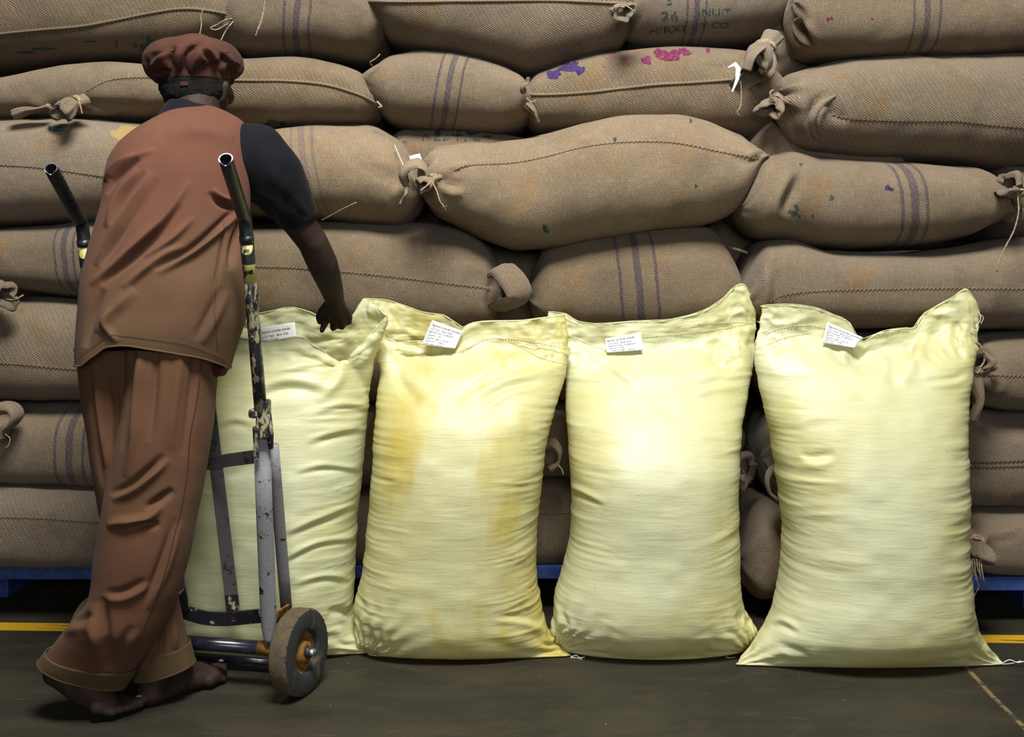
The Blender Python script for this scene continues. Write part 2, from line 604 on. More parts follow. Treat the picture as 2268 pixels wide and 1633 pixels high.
M_SHIRT = mat_cloth('rust_brown_cotton', (0.108, 0.045, 0.028), (0.135, 0.060, 0.036), (0.104, 0.060, 0.032), 3.4, dust=(1.12, 0.86, (0.112, 0.069, 0.036)))
M_TROUS = mat_cloth('brown_cotton_drill', (0.100, 0.046, 0.025), (0.124, 0.061, 0.033), (0.098, 0.060, 0.030), 3.6)
M_CUFF = mat_cloth('dusty_olive_brown_hem', (0.075, 0.047, 0.022), (0.105, 0.066, 0.030), None, 6.0)
M_NAVY = mat_cloth('faded_navy_cotton', (0.0038, 0.0042, 0.0062), (0.0062, 0.0070, 0.0100), None, 5.0)
M_CAP = mat_cloth('dark_rust_cap_cotton', (0.054, 0.0215, 0.015), (0.074, 0.030, 0.020), None, 7.0)
M_SKIN = mat_simple('dark_brown_skin', (0.022, 0.0125, 0.009), (0.038, 0.022, 0.016), 18.0, 0.68, 0.2, 0.0, 0.12, 0.001)
M_NAIL = mat_simple('toe_nail', (0.20, 0.14, 0.10), (0.26, 0.19, 0.14), 80.0, 0.5, 0.3)
M_HAIR = mat_simple('black_hair', (0.006, 0.005, 0.005), (0.014, 0.012, 0.011), 260.0, 0.9, 0.2, 0.0, 1.0, 0.006)
M_RED = mat_cloth('dark_red_lining', (0.040, 0.004, 0.009), (0.065, 0.007, 0.013), None, 9.0)
M_STEEL_GREY = mat_worn('chipped_grey_paint', (0.230, 0.225, 0.235), (0.018, 0.018, 0.020), (0.13, 0.095, 0.070), 0.60, 0.63, 30.0, 0.5)
M_STEEL_DARK = mat_worn('dull_dark_grey_paint', (0.085, 0.080, 0.080), (0.028, 0.024, 0.022), (0.09, 0.065, 0.045), 0.56, 0.64, 34.0, 0.5)
M_STEEL_BLACK = mat_worn('chipped_black_paint', (0.014, 0.014, 0.018), (0.40, 0.35, 0.22), (0.10, 0.055, 0.025), 0.59, 0.62, 26.0, 0.35)
M_STEEL_MOTTLE = mat_worn('worn_cream_and_black_paint', (0.016, 0.016, 0.020), (0.33, 0.29, 0.17), (0.07, 0.055, 0.040), 0.51, 0.56, 75.0, 0.42, 0.0, 0.6, 0.38)
M_YELLOWP = mat_worn('worn_yellow_paint', (0.50, 0.44, 0.13), (0.022, 0.022, 0.024), (0.30, 0.24, 0.07), 0.56, 0.60, 50.0, 0.5)
M_GRIP = mat_simple('dark_tube_steel', (0.020, 0.021, 0.025), (0.042, 0.044, 0.048), 50.0, 0.38, 0.5, 0.3, 0.1, 0.001)
M_CUT = mat_simple('bare_cut_steel', (0.30, 0.32, 0.36), (0.42, 0.44, 0.48), 90.0, 0.3, 0.6, 0.9, 0.1, 0.001)
M_AXLE = mat_simple('black_glossy_axle', (0.010, 0.010, 0.020), (0.022, 0.022, 0.034), 40.0, 0.22, 0.6, 0.2, 0.08, 0.001)
M_RUST = mat_simple('rust', (0.120, 0.055, 0.014), (0.240, 0.120, 0.030), 60.0, 0.8, 0.2, 0.0, 0.5, 0.002)
M_RUBBER = mat_worn('black_rubber', (0.014, 0.016, 0.017), (0.020, 0.022, 0.022), (0.16, 0.115, 0.03), 0.5, 0.6, 40.0, 0.8, 0.0, 0.35)
M_TREAD = mat_worn('dusty_tread', (0.085, 0.064, 0.034), (0.055, 0.044, 0.027), (0.130, 0.092, 0.034), 0.45, 0.65, 60.0, 0.9, 0.0, 0.5)

# ------------------------------------------------------------------ setting
def structure(o):
    o['kind'] = 'structure'
    return o


structure(MB().box((0, 1.0, -0.05), 14, 11, 0.1).build('floor', M_FLOOR, None, False))
structure(MB().box((0, 6.0, 2.2), 14, 0.2, 4.4).build('wall_back', M_WALL, None, False))


def floor_strip(name, pts, w, mat):
    """flat painted strip along floor pixels"""
    Q = []
    for px, py in pts:
        d = F * EYE / (py - YH)
        Q.append(P(px, py, d))
    Q = np.array(Q)
    t = np.gradient(Q, axis=0)
    nr = np.stack([-t[:, 1], t[:, 0], 0 * t[:, 0]], 1)
    nr /= np.linalg.norm(nr, axis=1, keepdims=True)
    b = MB()
    V, Fa = [], []
    for k in range(len(Q)):
        for s in (-1, 1):
            for z in (0.0, 0.0012):
                V.append([*(Q[k] + nr[k] * w / 2 * s)[:2], z])
    for k in range(len(Q) - 1):
        a, c = 4 * k, 4 * k + 4
        Fa += [(a + 1, c + 1, c + 3, a + 3), (a, a + 1, c + 1, c)[::-1], (a + 2, a + 3, c + 3, c + 2)]
    b.add((V, Fa))
    return structure(b.build(name, mat, None, False))


floor_strip('trim_1', [(-420, 1383), (60, 1389), (1100, 1402), (2220, 1416), (2800, 1424)], 0.058, M_LINE)
floor_strip('trim_2', [(2118, 1450), (2150, 1490), (2200, 1545), (2268, 1612), (2330, 1690)], 0.012, M_FAINT)


def pallet(x0, x1, y0, label):
    r = thing('pallet', label, 'pallet', ((x0 + x1) / 2, y0 + 0.5, 0), 'blue wooden pallets under the sacks')
    cx = (x0 + x1) / 2
    for k in range(6):
        bevel(MB().box((cx, y0 + 0.06 + k * 0.19, 0.120), x1 - x0, 0.12, 0.040).build('deck_board', M_BLUE, r, False), 0.004)
    for k in range(3):
        x = x0 + 0.06 + k * (x1 - x0 - 0.12) / 2
        bevel(MB().box((x, y0 + 0.62, 0.050), 0.09, 0.95, 0.0995).build('runner', M_BLUE, r, False), 0.004)
    return r


pallet(-2.25, -0.92, 2.925, 'blue pallet under the sack stack beside the striding man')
pallet(-0.84, 0.70, 2.930, 'blue pallet glimpsed between the yellow bags in the middle')
pallet(0.86, 2.25, 2.822, 'blue pallet under the right hand stack with frayed tied ends')

# ------------------------------------------------------------------ jute sacks
def jute_props(o, tone=1.0, grey=0.3, stripe=None, slant=0.0, sw=0.010, gap=0.036, ink=0.0, son=1.0, twill=0.25):
    o['tone'], o['grey'], o['ink'] = float(tone), float(grey), float(ink)
    o['twill'] = float(twill)
    o['stripe_on'] = 0.0 if stripe is None else float(son)
    o['stripe'] = 0.0 if stripe is None else float(stripe)
    o['slant'], o['stripe_w'], o['stripe_gap'] = float(slant), float(sw), float(gap)
    return o


class Sack:
    pass


def sack(label, st, d=2.97, hd=0.23, n=2.9, el=60, er=60, pl=2.2, pr=2.2, yl=None, yr=None, tie=(False, False),
         seed=1, tone=1.0, grey=0.3, stripe=None, slant=0.0, sw=0.010, gap=0.036, son=1.0, ink=0.0, creases=(),
         res=(110, 64), lump=0.006, twill=0.25, slope=0.0, group='stacked jute sacks'):
    st = np.array(st, float)
    nu, nv = res
    xl, xr = st[0, 0], st[-1, 0]
    t = np.linspace(0, 1, nu)
    t = 0.62 * (0.5 - 0.5 * np.cos(PI * t)) + 0.38 * t
    x = xl + (xr - xl) * t
    tb = pchip(st[:, 0], st[:, 1:3], x)
    top, bot = tb[:, 0], tb[:, 1]
    cy, hh = (top + bot) / 2, (bot - top) / 2
    kl = (1 - (1 - np.clip((x - xl) / el, 0, 1)) ** pl) ** (1 / pl)
    kr = (1 - (1 - np.clip((xr - x) / er, 0, 1)) ** pr) ** (1 / pr)
    k = np.maximum(kl * kr, 0.05)
    if yl is not None:
        cy = cy + (yl - cy) * (1 - kl)
    if yr is not None:
        cy = cy + (yr - cy) * (1 - kr)
    hh = hh * k
    kd = np.where(t < 0.5, k if tie[0] else 0.55 + 0.45 * k, k if tie[1] else 0.55 + 0.45 * k)
    dm = d + slope * (x - x.mean()) / F * d
    dc = dm + 0.56 * hd
    hz = hh / F * dm
    zc = EYE + (YH - cy) / F * dm
    xw = (x - CX) / F * dm
    ph = np.linspace(0, 2 * PI, nv, endpoint=False)
    # sacks sag: fuller below, and the section gets rounder towards the ends
    nn = (n - 0.7 * (1 - k))[:, None]
    cs, sn = spow(np.cos(ph)[None], 2 / nn), spow(-np.sin(ph)[None], 2 / nn)
    G = np.stack([np.repeat(xw[:, None], nv, 1), dc[:, None] + (hd * kd)[:, None] * cs,
                  zc[:, None] + hz[:, None] * sn], -1)
    N = grid_normals(G)
    arc = np.linalg.norm(np.diff(np.concatenate([G, G[:, :1]], 1), axis=1), axis=-1)
    vv = np.concatenate([np.zeros((nu, 1)), np.cumsum(arc, 1)], 1)
    vv = vv - vv[:, nv // 2:nv // 2 + 1]
    uv = np.stack([np.repeat(xw[:, None], nv + 1, 1), vv], -1)
    ang = np.cos(ph)[None] * 1.0, np.sin(ph)[None] * 1.0
    A = vn(G[..., 0] * 6 + ang[0] * 0.8, G[..., 2] * 7 + ang[1] * 0.4, seed)
    B = vn(G[..., 0] * 17 + ang[0] * 2, G[..., 2] * 19, seed + 3)
    disp = (lump * A + 0.0022 * B) * np.clip(k * 1.3, 0.2, 1)[:, None]
    for side in (0, 1):
        e = (x - xl) / el if side == 0 else (xr - x) / er
        w = np.clip(1 - e / 1.7, 0, 1) ** 1.5
        amp = 0.012 if tie[side] else 0.004
        pl_ = np.sin(ph[None] * (9 if tie[side] else 7) + 3 * vn(x[:, None] * 0.02, ph[None] * 1.5, seed + side) + seed)
        disp = disp + amp * (w * np.clip(k * 1.6, 0.1, 1))[:, None] * pl_
    G = G + N * disp[..., None]
    G = apply_creases(G, creases)
    S = Sack()
    base = [float(xw.mean()), float(dc.mean()), float(G[..., 2].min())]
    S.root = thing('jute_sack', label, 'sack', base, group)
    S.tone, S.grey = tone, grey
    S.body = grid_mesh('body', G, M_JUTE, S.root, True, (True, True), uv)
    jute_props(S.body, tone, grey, None if stripe is None else (stripe - CX) / F * d, slant, sw, gap, ink, son, twill)
    S._b = None
    return S


def bv(S):
    if S._b is None:
        S._b = bvh_of(S.body)
    return S._b


def seam(S, pts, kind='stitch', mat=None, step=9.0):
    """stitch: dark line with small cross stitches; hem: rolled ridge with stitches"""
    pp = smooth_path(pts, 160)
    Q, Nn = [], []
    for x, y in pp:
        p, nr = hit(bv(S), x, y, 0.0)
        if p is not None:
            Q.append(p)
            Nn.append(nr)
    if len(Q) < 4:
        return
    Q, Nn = np.array(Q), np.array(Nn)
    # drop jumps in depth
    keep = np.concatenate([[True], np.linalg.norm(np.diff(Q, axis=0), axis=1) < 0.05])
    Q, Nn = Q[keep], Nn[keep]
    r = 0.0038 if kind == 'hem' else 0.0011
    b = MB()
    b.tube(Q + Nn * (r * 0.5 if kind == 'hem' else 0.0004), r, seg=6)
    o = b.build('hem' if kind == 'hem' else 'seam', M_JUTE if kind == 'hem' else M_STITCH_D, S.root)
    jute_props(o, S.tone * 0.95, S.grey)
    L = np.concatenate([[0], np.cumsum(np.linalg.norm(np.diff(Q, axis=0), axis=1))])
    c = MB()
    gap = step / F * 2.95
    for i, v in enumerate(np.arange(0.004, L[-1] - 0.006, gap)):
        a = np.array([np.interp(v, L, Q[:, q]) for q in range(3)])
        e = np.array([np.interp(v + gap * 0.55, L, Q[:, q]) for q in range(3)])
        nr = Nn[min(int(np.searchsorted(L, v)), len(Nn) - 1)]
        tt = (e - a) / max(np.linalg.norm(e - a), 1e-6)
        sd = np.cross(nr, tt)
        if kind == 'hem':
            path = [a - sd * 0.006 + nr * 0.001, a + nr * 0.0052, e + sd * 0.006 + nr * 0.001]
        else:
            path = [a - sd * 0.0035 + nr * 0.001, (a + e) / 2 + nr * 0.0030, e + sd * 0.0045 + nr * 0.001]
        c.tube(path, 0.0009, seg=4, cap=False)
    c.build('stitches', mat or (M_STITCH_L if kind == 'hem' else M_STITCH_L), S.root)


def neck(S, px, py, d, to, size=0.06, rad=0.03, pleats=7, seed=0, cord=True, flare=1.42):
    """gathered mouth of a sack: pleated flare from the tie towards pixel/depth 'to'"""
    a, bb = P(px, py, d), P(*to)
    ax = (bb - a) / np.linalg.norm(bb - a)
    u = np.cross(ax, [0, 0, 1.0])
    if np.linalg.norm(u) < 0.1:
        u = np.cross(ax, [0, 1.0, 0])
    u /= np.linalg.norm(u)
    w = np.cross(ax, u)
    prof = [(-0.55, 0.95), (-0.25, 0.85), (0.0, 0.72), (0.15, 0.80), (0.35, 1.15), (0.6, flare), (0.85, flare * 1.08),
            (1.0, flare * 0.98), (0.93, flare * 0.80), (0.7, flare * 0.55)]
    ph = np.linspace(0, 2 * PI, 44, endpoint=False)
    G = []
    for q, (s, r) in enumerate(prof):
        pa = 0.34 * np.clip(abs(s) * 1.6, 0.25, 1)
        rr = rad * r * (1 + pa * np.sin(pleats * ph + seed + s + 1.1 * np.sin(2 * ph + seed)) * (0.42 if s > 0 else 0.2) + 0.26 * np.sin(2 * ph + seed * 2.1) + 0.16 * np.sin(3 * ph + seed))
        axo = size * (s + 0.16 * np.sin(2 * ph + seed * 1.3) * max(s, 0))
        sag = np.array([0, 0, -0.35 * size]) * max(s, 0) ** 2
        G.append(a + sag + ax * axo[:, None] + u * (np.cos(ph) * rr)[:, None] + w * (np.sin(ph) * rr * 0.72)[:, None])
    o = grid_mesh('neck', np.array(G)[:, ::-1], M_JUTE, S.root, True, (False, False))
    jute_props(o, S.tone * 1.05, S.grey)
    if cord:
        c = MB()
        for k in range(3):
            th = np.linspace(0, 2 * PI, 26)
            ring = [a + ax * (0.004 * (k - 1) + 0.003 * math.sin(t_ + k)) + u * math.cos(t_) * rad * 0.84 + w * math.sin(t_) * rad * 0.62 for t_ in th]
            c.tube(ring, 0.0030, seg=6, cap=False)
        c.build('tie_cord', M_CORD, S.root)
    return o


def string(S, pts, d, r=0.0022, name='loose_string', mat=None, fray=0):
    Q = smooth_path([P(p[0], p[1], p[2] if len(p) > 2 else d) for p in pts], 26)
    b = MB()
    ph = np.arange(len(Q))
    b.tube(Q, r * (1 + 0.18 * np.sin(ph * 2.1)), seg=6)
    rnd = random.Random(int(abs(pts[0][0] * 7 + pts[0][1])))
    for k in range(fray):
        e = Q[-1]
        dirv = np.array([rnd.uniform(-1, 1), rnd.uniform(-1, 0.4), rnd.uniform(-1.3, 0.3)])
        b.tube([e, e + dirv * 0.006 + [0, 0, -0.002], e + dirv * 0.012], 0.0007, seg=4)
    return b.build(name, mat or M_CORD, S.root)


def ear(S, pts, d, half=0.030, thick=0.012, name='corner_ear', tone=1.08):
    """rolled corner of a sack: thick cloth band following a curl"""
    Q = smooth_path([P(p[0], p[1], p[2] if len(p) > 2 else d) for p in pts], 30)
    tt = np.linspace(0, 1, 30)
    rr = np.stack([np.full(30, half) * (0.75 + 0.25 * np.sin(PI * tt)), thick * (0.8 + 0.35 * np.sin(5 * tt + 1))], 1)
    V, Fa = tube_geo(Q, rr, seg=20, up=[0, 1, 0])
    G = np.array(V).reshape(30, 20, 3)
    G = G + 0.0016 * np.sin(np.arange(20) * 2.2)[None, :, None]
    o = grid_mesh(name, G[:, ::-1], M_JUTE, S.root, True, (True, True))
    jute_props(o, S.tone * tone, S.grey)
    return o


def tuck(S, pts, half=0.022, thick=0.011, sink=0.003):
    """folded lip of a tucked-in corner lying on the sack"""
    Q = [hit(bv(S), x, y, -sink)[0] for x, y in smooth_path(pts, 14)]
    Q = [q for q in Q if q is not None]
    Q = smooth_path(Q, 30)
    tt = np.linspace(0, 1, 30)
    tp = np.sin(PI * np.clip(tt, 0.04, 0.96)) ** 0.5
    V, _ = tube_geo(Q, np.stack([half * tp, thick * tp], 1), seg=20, up=[0, 1, 0])
    o = grid_mesh('folded_corner', np.array(V).reshape(30, 20, 3)[:, ::-1], M_JUTE, S.root, True, (True, True))
    jute_props(o, S.tone, S.grey)
    return o


def blobs(S, items, mat, name='paint_mark', off=0.0008, seed=0):
    """irregular flat paint spots lying on the cloth: (px, py, rx, ry)"""
    rnd = random.Random(seed)
    b = MB()
    for (cx, cy, rx, ry) in items:
        ph0 = rnd.uniform(0, 6)
        V, Fa = [], []
        m = 22
        c, _ = hit(bv(S), cx, cy, off)
        if c is None:
            continue
        V.append(c)
        ok = True
        for ring in (0.5, 1.0):
            for k in range(m):
                a = 2 * PI * k / m
                w = 1 + (0.16 * math.sin(3 * a + ph0) + 0.12 * math.sin(5 * a + 2 * ph0) + rnd.uniform(-0.10, 0.10)) * ring
                p, _ = hit(bv(S), cx + rx * ring * w * math.cos(a), cy + ry * ring * w * math.sin(a), off)
                if p is None or abs(p[1] - c[1]) > 0.15:
                    ok = False
                    break
                V.append(p)
            if not ok:
                break
        if not ok:
            continue
        for k in range(m):
            k2 = (k + 1) % m
            Fa.append((0, 1 + k2, 1 + k))
            Fa.append((1 + k, 1 + k2, 1 + m + k2, 1 + m + k))
        b.add((V, Fa))
    if b.v:
        o = b.build(name, mat, S.root)
        o['kind'] = 'stuff'
        return o


_FONT_CACHE = {}


def text_geo(txt):
    """flat text mesh normalised: x 0..w, cap height 1"""
    if txt in _FONT_CACHE:
        return _FONT_CACHE[txt]
    cu = bpy.data.curves.new('lettering', 'FONT')
    cu.body = txt
    cu.size = 1.0
    cu.resolution_u = 3
    o = bpy.data.objects.new('lettering', cu)
    COL.objects.link(o)
    dg = bpy.context.evaluated_depsgraph_get()
    me = bpy.data.meshes.new_from_object(o.evaluated_get(dg))
    V = np.array([v.co[:] for v in me.vertices])
    Fa = [tuple(p.vertices) for p in me.polygons]
    bpy.data.objects.remove(o, do_unlink=True)
    bpy.data.curves.remove(cu)
    bpy.data.meshes.remove(me)
    V[:, 0] -= V[:, 0].min()
    V = V / 0.72
    _FONT_CACHE[txt] = (V, Fa)
    return V, Fa


def stencil(S, txt, x0, y0, w, h, mat, skew=0.0, drop=0.0, seed=1, off=0.0016):
    """print lettering on the cloth at pixels (x0, baseline y0), width w, cap height h"""
    V, Fa = text_geo(txt)
    W_ = V[:, 0].max()
    b = MB()
    Q, good = [], []
    for v in V:
        px = x0 + v[0] / W_ * w + skew * v[1] * h
        py = y0 - v[1] * h + drop * v[0] / W_
        p, _ = hit(bv(S), px, py, off)
        good.append(p is not None)
        Q.append(p if p is not None else np.zeros(3))
    rnd = random.Random(seed)
    Fa = [f for f in Fa if all(good[i] for i in f) and rnd.random() > 0.16]
    if Fa:
        b.add((Q, Fa))
        b.build('stencil_print', mat, S.root, False)


def paper(parent_obj, root, tl, tr, br, bl, d, lines, name='paper_label', curl=0.010, tilt=0.0, seed=0):
    """small printed paper slip; corners in pixels, at distance d"""
    C_ = [np.array(c, float) for c in (tl, tr, br, bl)]

    def at(u, v, o=0.0):
        q = (C_[0] * (1 - u) + C_[1] * u) * (1 - v) + (C_[3] * (1 - u) + C_[2] * u) * v
        dd = d - curl * (v ** 2) * 1.2 - 0.5 * curl * math.sin(PI * u) + tilt * (v - 0.5) - o
        return P(q[0], q[1], dd)
    n = 12
    V, Fa = [], []
    for o in (0.0, 0.0006):
        for i in range(n + 1):
            for j in range(n + 1):
                V.append(at(j / n, i / n, o))
    q = (n + 1) ** 2
    for i in range(n):
        for j in range(n):
            a = i * (n + 1) + j
            Fa.append((a, a + 1, a + n + 2, a + n + 1))
            Fa.append((q + a, q + a + n + 1, q + a + n + 2, q + a + 1))
    ed = [j for j in range(n + 1)] + [i * (n + 1) + n for i in range(1, n + 1)] + [n * (n + 1) + j for j in range(n - 1, -1, -1)] + [i * (n + 1) for i in range(n - 1, 0, -1)]
    for k in range(len(ed)):
        a, b2 = ed[k], ed[(k + 1) % len(ed)]
        Fa.append((a, q + a, q + b2, b2))
    pap = mesh(name, V, Fa, M_PAPER, root)
    b = MB()
    for (txt, u0, u1, v0, hh) in lines:
        TV, TF = text_geo(txt)
        Wt = TV[:, 0].max()
        b.add(([at(u0 + (u1 - u0) * v[0] / Wt, v0 - v[1] * hh, 0.0013) for v in TV], TF))
    if b.v:
        b.build('printed_text', M_INK, pap, False)
    return pap


SK = {}
# ---- left stack, top to bottom
SK['A0'] = sack('dark striped sack wedged behind the sack above the cap', [(-150, 140, 205), (60, 132, 200), (200, 124, 195), (330, 116, 190), (420, 112, 185)], d=3.18, hd=0.12, el=30, er=30, tone=0.9, stripe=85, seed=21)
s = SK['A1'] = sack('long brown sack with a rolled hem and green smears above the cap',
    [(-170, -70, 150), (0, -75, 141), (150, -72, 131), (340, -70, 122), (450, -62, 110), (500, -45, 92), (528, -20, 70)],
    er=55, yr=45, twill=1.0, seed=2, tone=0.76, grey=0.1, tie=(False, False))
seam(s, [(-120, 92), (0, 75), (90, 66), (180, 58), (260, 44), (340, 28), (400, 20), (450, 22), (522, 34)], 'hem')
blobs(s, [(330, 92, 7, 11), (322, 105, 14, 7), (345, 100, 4, 9), (300, 100, 5, 5), (258, 98, 3, 8), (95, 108, 26, 3), (60, 116, 20, 3), (200, 92, 12, 2)], M_GREEN, seed=4)
string(s, [(525, 38, 2.90), (510, 55, 2.88), (498, 72, 2.88), (487, 95, 2.88)], 2.88, 0.0018)
string(s, [(528, 45, 2.9), (505, 42, 2.88), (480, 55, 2.88), (466, 62, 2.88), (480, 66, 2.88), (505, 52, 2.88)], 2.88, 0.0018)
string(s, [(452, 15, 2.78), (445, 35, 2.78), (446, 55, 2.78), (441, 84, 2.78)], 2.78, 0.0015)
s = SK['A2'] = sack('brown sack with purple stripes beside the long hemmed sack above the man',
    [(487, -50, 105), (560, -72, 121), (700, -78, 123), (800, -72, 131), (858, -50, 118)], el=85, pl=1.7, yl=93, er=50, seed=3,
    tone=0.80, grey=0.35, stripe=676, slant=0.12, sw=0.009, gap=0.036)
string(s, [(588, -5, 2.76), (582, 30, 2.76), (574, 55, 2.76), (566, 80, 2.76)], 2.76, 0.0014)
string(s, [(585, 20, 2.76), (580, 45, 2.76), (572, 66, 2.76)], 2.76, 0.0012)
s = SK['A3'] = sack('pale sack with a big tied knot left of the cap',
    [(-130, 195, 268), (0, 176, 268), (60, 163, 267), (120, 147, 266), (260, 134, 264), (400, 140, 264), (500, 170, 262)], seed=5, tone=1.02, grey=0.2,
    creases=[([(170, 225), (240, 235), (320, 240)], 9, 0.012, 'groove'), ([(180, 238), (260, 252)], 8, 0.010, 'ridge'), ([(60, 225), (110, 235)], 9, 0.012, 'ridge')])
seam(s, [(172, 216), (205, 195), (240, 179), (290, 173), (340, 173), (390, 176)])
neck(s, 168, 226, 2.825, (128, 238, 2.79), 0.050, 0.027, 6, 1)
string(s, [(172, 218, 2.79), (178, 235, 2.77), (182, 252, 2.77)], 2.77, 0.002)
ear(s, [(30, 254), (60, 246), (85, 243), (110, 236)], 2.84, 0.020, 0.013)
s = SK['A4'] = sack('orange brown sack with a rolled hem right of the cap',
    [(430, 150, 278), (520, 125, 281), (640, 119, 283), (740, 134, 281), (810, 162, 278), (848, 198, 270)], er=55, pr=1.7, yr=231, twill=1.0, seed=6,
    tone=0.95, grey=0.0, ink=0.25)
seam(s, [(500, 178), (570, 179), (640, 180), (720, 188), (790, 208), (838, 232)], 'hem')
blobs(s, [(603, 270, 12, 5), (625, 272, 8, 4), (592, 274, 6, 3), (705, 127, 9, 6), (690, 122, 12, 3), (715, 121, 14, 3)], M_GREEN, seed=8)
string(s, [(835, 225, 2.84), (845, 236, 2.83), (838, 238, 2.83)], 2.83, 0.0030)
s = SK['A5'] = sack('large pale sack with yellowish stain behind the left handle tip',
    [(-220, 264, 494), (0, 254, 498), (150, 250, 494), (270, 262, 487), (380, 282, 480), (432, 305, 470)], d=2.93, seed=7, tone=1.20, grey=0.55, n=2.7)
seam(s, [(-60, 364), (0, 367), (60, 370), (130, 378), (240, 394)], 'stitch', M_STITCH_L)
blobs(s, [(275, 276, 36, 12), (252, 282, 30, 15), (235, 268, 22, 9), (262, 298, 17, 12), (290, 290, 30, 12), (280, 310, 16, 12)], M_STAIN, 'golden_stain', 0.0008, 3)
blobs(s, [(132, 283, 13, 3), (128, 289, 16, 2), (140, 277, 10, 2), (110, 285, 3, 6)], M_GREEN, seed=18)
s = SK['A6'] = sack('pale sack with faded stripes and a looped neck right of the man',
    [(440, 330, 480), (560, 288, 482), (640, 272, 486), (700, 267, 488), (800, 270, 494), (870, 300, 498), (915, 345, 482), (936, 385, 465)],
    d=2.92, er=60, pr=1.9, yr=425, seed=8, tone=1.25, grey=0.12, stripe=690, slant=-0.16, sw=0.010, gap=0.03, son=0.5, n=2.5,
    creases=[([(895, 395), (850, 385), (800, 372)], 10, 0.010, 'groove'), ([(900, 420), (860, 430)], 9, 0.010, 'ridge')])
ear(s, [(898, 405, 2.78), (893, 385, 2.76), (905, 368, 2.75), (925, 362, 2.75), (942, 372, 2.76), (948, 395, 2.77), (938, 420, 2.79)], 2.76, 0.026, 0.009)
ear(s, [(903, 412, 2.77), (900, 428, 2.76), (892, 440, 2.76), (886, 452, 2.76)], 2.76, 0.006, 0.005)
paper(s, s.root, (906, 346), (930, 340), (938, 366), (912, 366), 2.80,
      [('LOT NO', 0.55, 0.95, 0.50, 0.22), ('BATCH', 0.10, 0.60, 0.62, 0.22), ('SHIFT', 0.25, 0.75, 0.90, 0.18)], curl=0.004)
string(s, [(874, 322, 2.83), (886, 350, 2.80), (894, 372, 2.78), (892, 400, 2.77)], 2.8, 0.0013, mat=M_THREAD)
string(s, [(790, 448, 2.69), (760, 462, 2.69), (735, 476, 2.70), (712, 488, 2.72)], 2.7, 0.0012)
s = SK['A7'] = sack('dark sack with purple stripes behind the yellow band of the left rail',
    [(-40, 520, 620), (0, 503, 640), (100, 494, 655), (240, 487, 668), (400, 482, 672)], seed=9, tone=0.82, grey=0.25, stripe=176, slant=-0.10, el=50, yl=600, sw=0.009, gap=0.028)
neck(s, 2, 640, 2.80, (24, 652, 2.74), 0.05, 0.026, 6, 2)
string(s, [(5, 662, 2.80), (30, 664, 2.78), (52, 654, 2.78)], 2.78, 0.0024)
s = SK['A9'] = sack('coarse twill sack with a pale seam beside the shirt hem',
    [(-220, 668, 888), (0, 658, 890), (100, 662, 894), (260, 672, 898), (400, 680, 892)], d=2.94, twill=1.0, seed=10, tone=0.98, grey=0.35)
seam(s, [(-60, 806), (0, 806), (60, 810), (120, 816), (230, 824)])
s = SK['A10'] = sack('striped sack with a rolled ear beside the trouser thigh',
    [(-60, 915, 1050), (0, 897, 1078), (100, 894, 1082), (230, 893, 1087), (400, 892, 1087)], seed=11, tone=0.92, grey=0.3, stripe=185, slant=0.02, sw=0.0105, gap=0.040)
ear(s, [(-8, 908), (12, 903), (30, 906), (38, 922), (28, 940), (14, 952), (4, 970)], 2.81, 0.034, 0.0155)
string(s, [(12, 962, 2.78), (22, 972, 2.77), (18, 988, 2.77), (12, 992, 2.77)], 2.77, 0.0013)
s = SK['A11'] = sack('grey brown bottom sack on the blue pallet beside the trouser knee',
    [(-220, 1080, 1256), (0, 1077, 1258), (120, 1082, 1260), (260, 1087, 1262), (400, 1088, 1262)], d=2.90, hd=0.22, n=3.6, twill=1.0, seed=12, tone=0.88, grey=0.75)
seam(s, [(-60, 1146), (0, 1147), (100, 1150), (160, 1155), (250, 1162)])

# ---- middle stack
s = SK['B1'] = sack('long grey brown sack with a hem along the top between two striped sacks',
    [(800, -120, 40), (860, -140, 84), (950, -150, 108), (1100, -155, 141), (1180, -155, 156), (1290, -150, 134), (1405, -125, 92)],
    d=2.93, el=65, pl=1.6, yl=5, er=50, yr=0, twill=1.0, seed=13, tone=0.92, grey=0.5)
seam(s, [(806, 2), (900, 4), (1000, 3), (1100, 2), (1240, 2), (1385, 8)], 'hem')
s = SK['B2'] = sack('grey sack with green stencilled print and purple stripes at the top',
    [(1360, -100, 60), (1400, -118, 94), (1480, -124, 101), (1560, -125, 99), (1690, -120, 80), (1760, -100, 60)], el=45, yl=30, seed=14,
    tone=0.88, grey=0.85, stripe=1530, slant=0.0, sw=0.0075, gap=0.026, tie=(True, False))
neck(s, 1372, 22, 2.80, (1398, 16, 2.74), 0.036, 0.022, 6, 3)
string(s, [(1385, 12, 2.76), (1398, 20, 2.75), (1402, 26, 2.75)], 2.75, 0.0016, fray=3)
stencil(s, '26', 1464, 44, 38, 20, M_GREEN, seed=2)
stencil(s, 'INUIT', 1548, 34, 72, 16, M_GREEN, seed=3)
stencil(s, 'HIRXI', 1440, 76, 76, 16, M_GREEN, -0.05, -6, seed=5)
stencil(s, 'Y CO', 1552, 62, 62, 13, M_GREEN, seed=6)
stencil(s, '5', 1476, 10, 14, 18, M_GREEN, seed=7)
s = SK['B3'] = sack('plump sack with three purple stripes and a pointed corner',
    [(792, 150, 212), (850, 122, 264), (920, 107, 283), (1000, 110, 288), (1100, 135, 293), (1150, 160, 284), (1192, 192, 262)],
    el=80, pl=1.5, yl=176, er=48, yr=240, seed=15, tone=0.93, grey=0.35, stripe=1000, slant=0.17, sw=0.0085, gap=0.034, n=2.6)
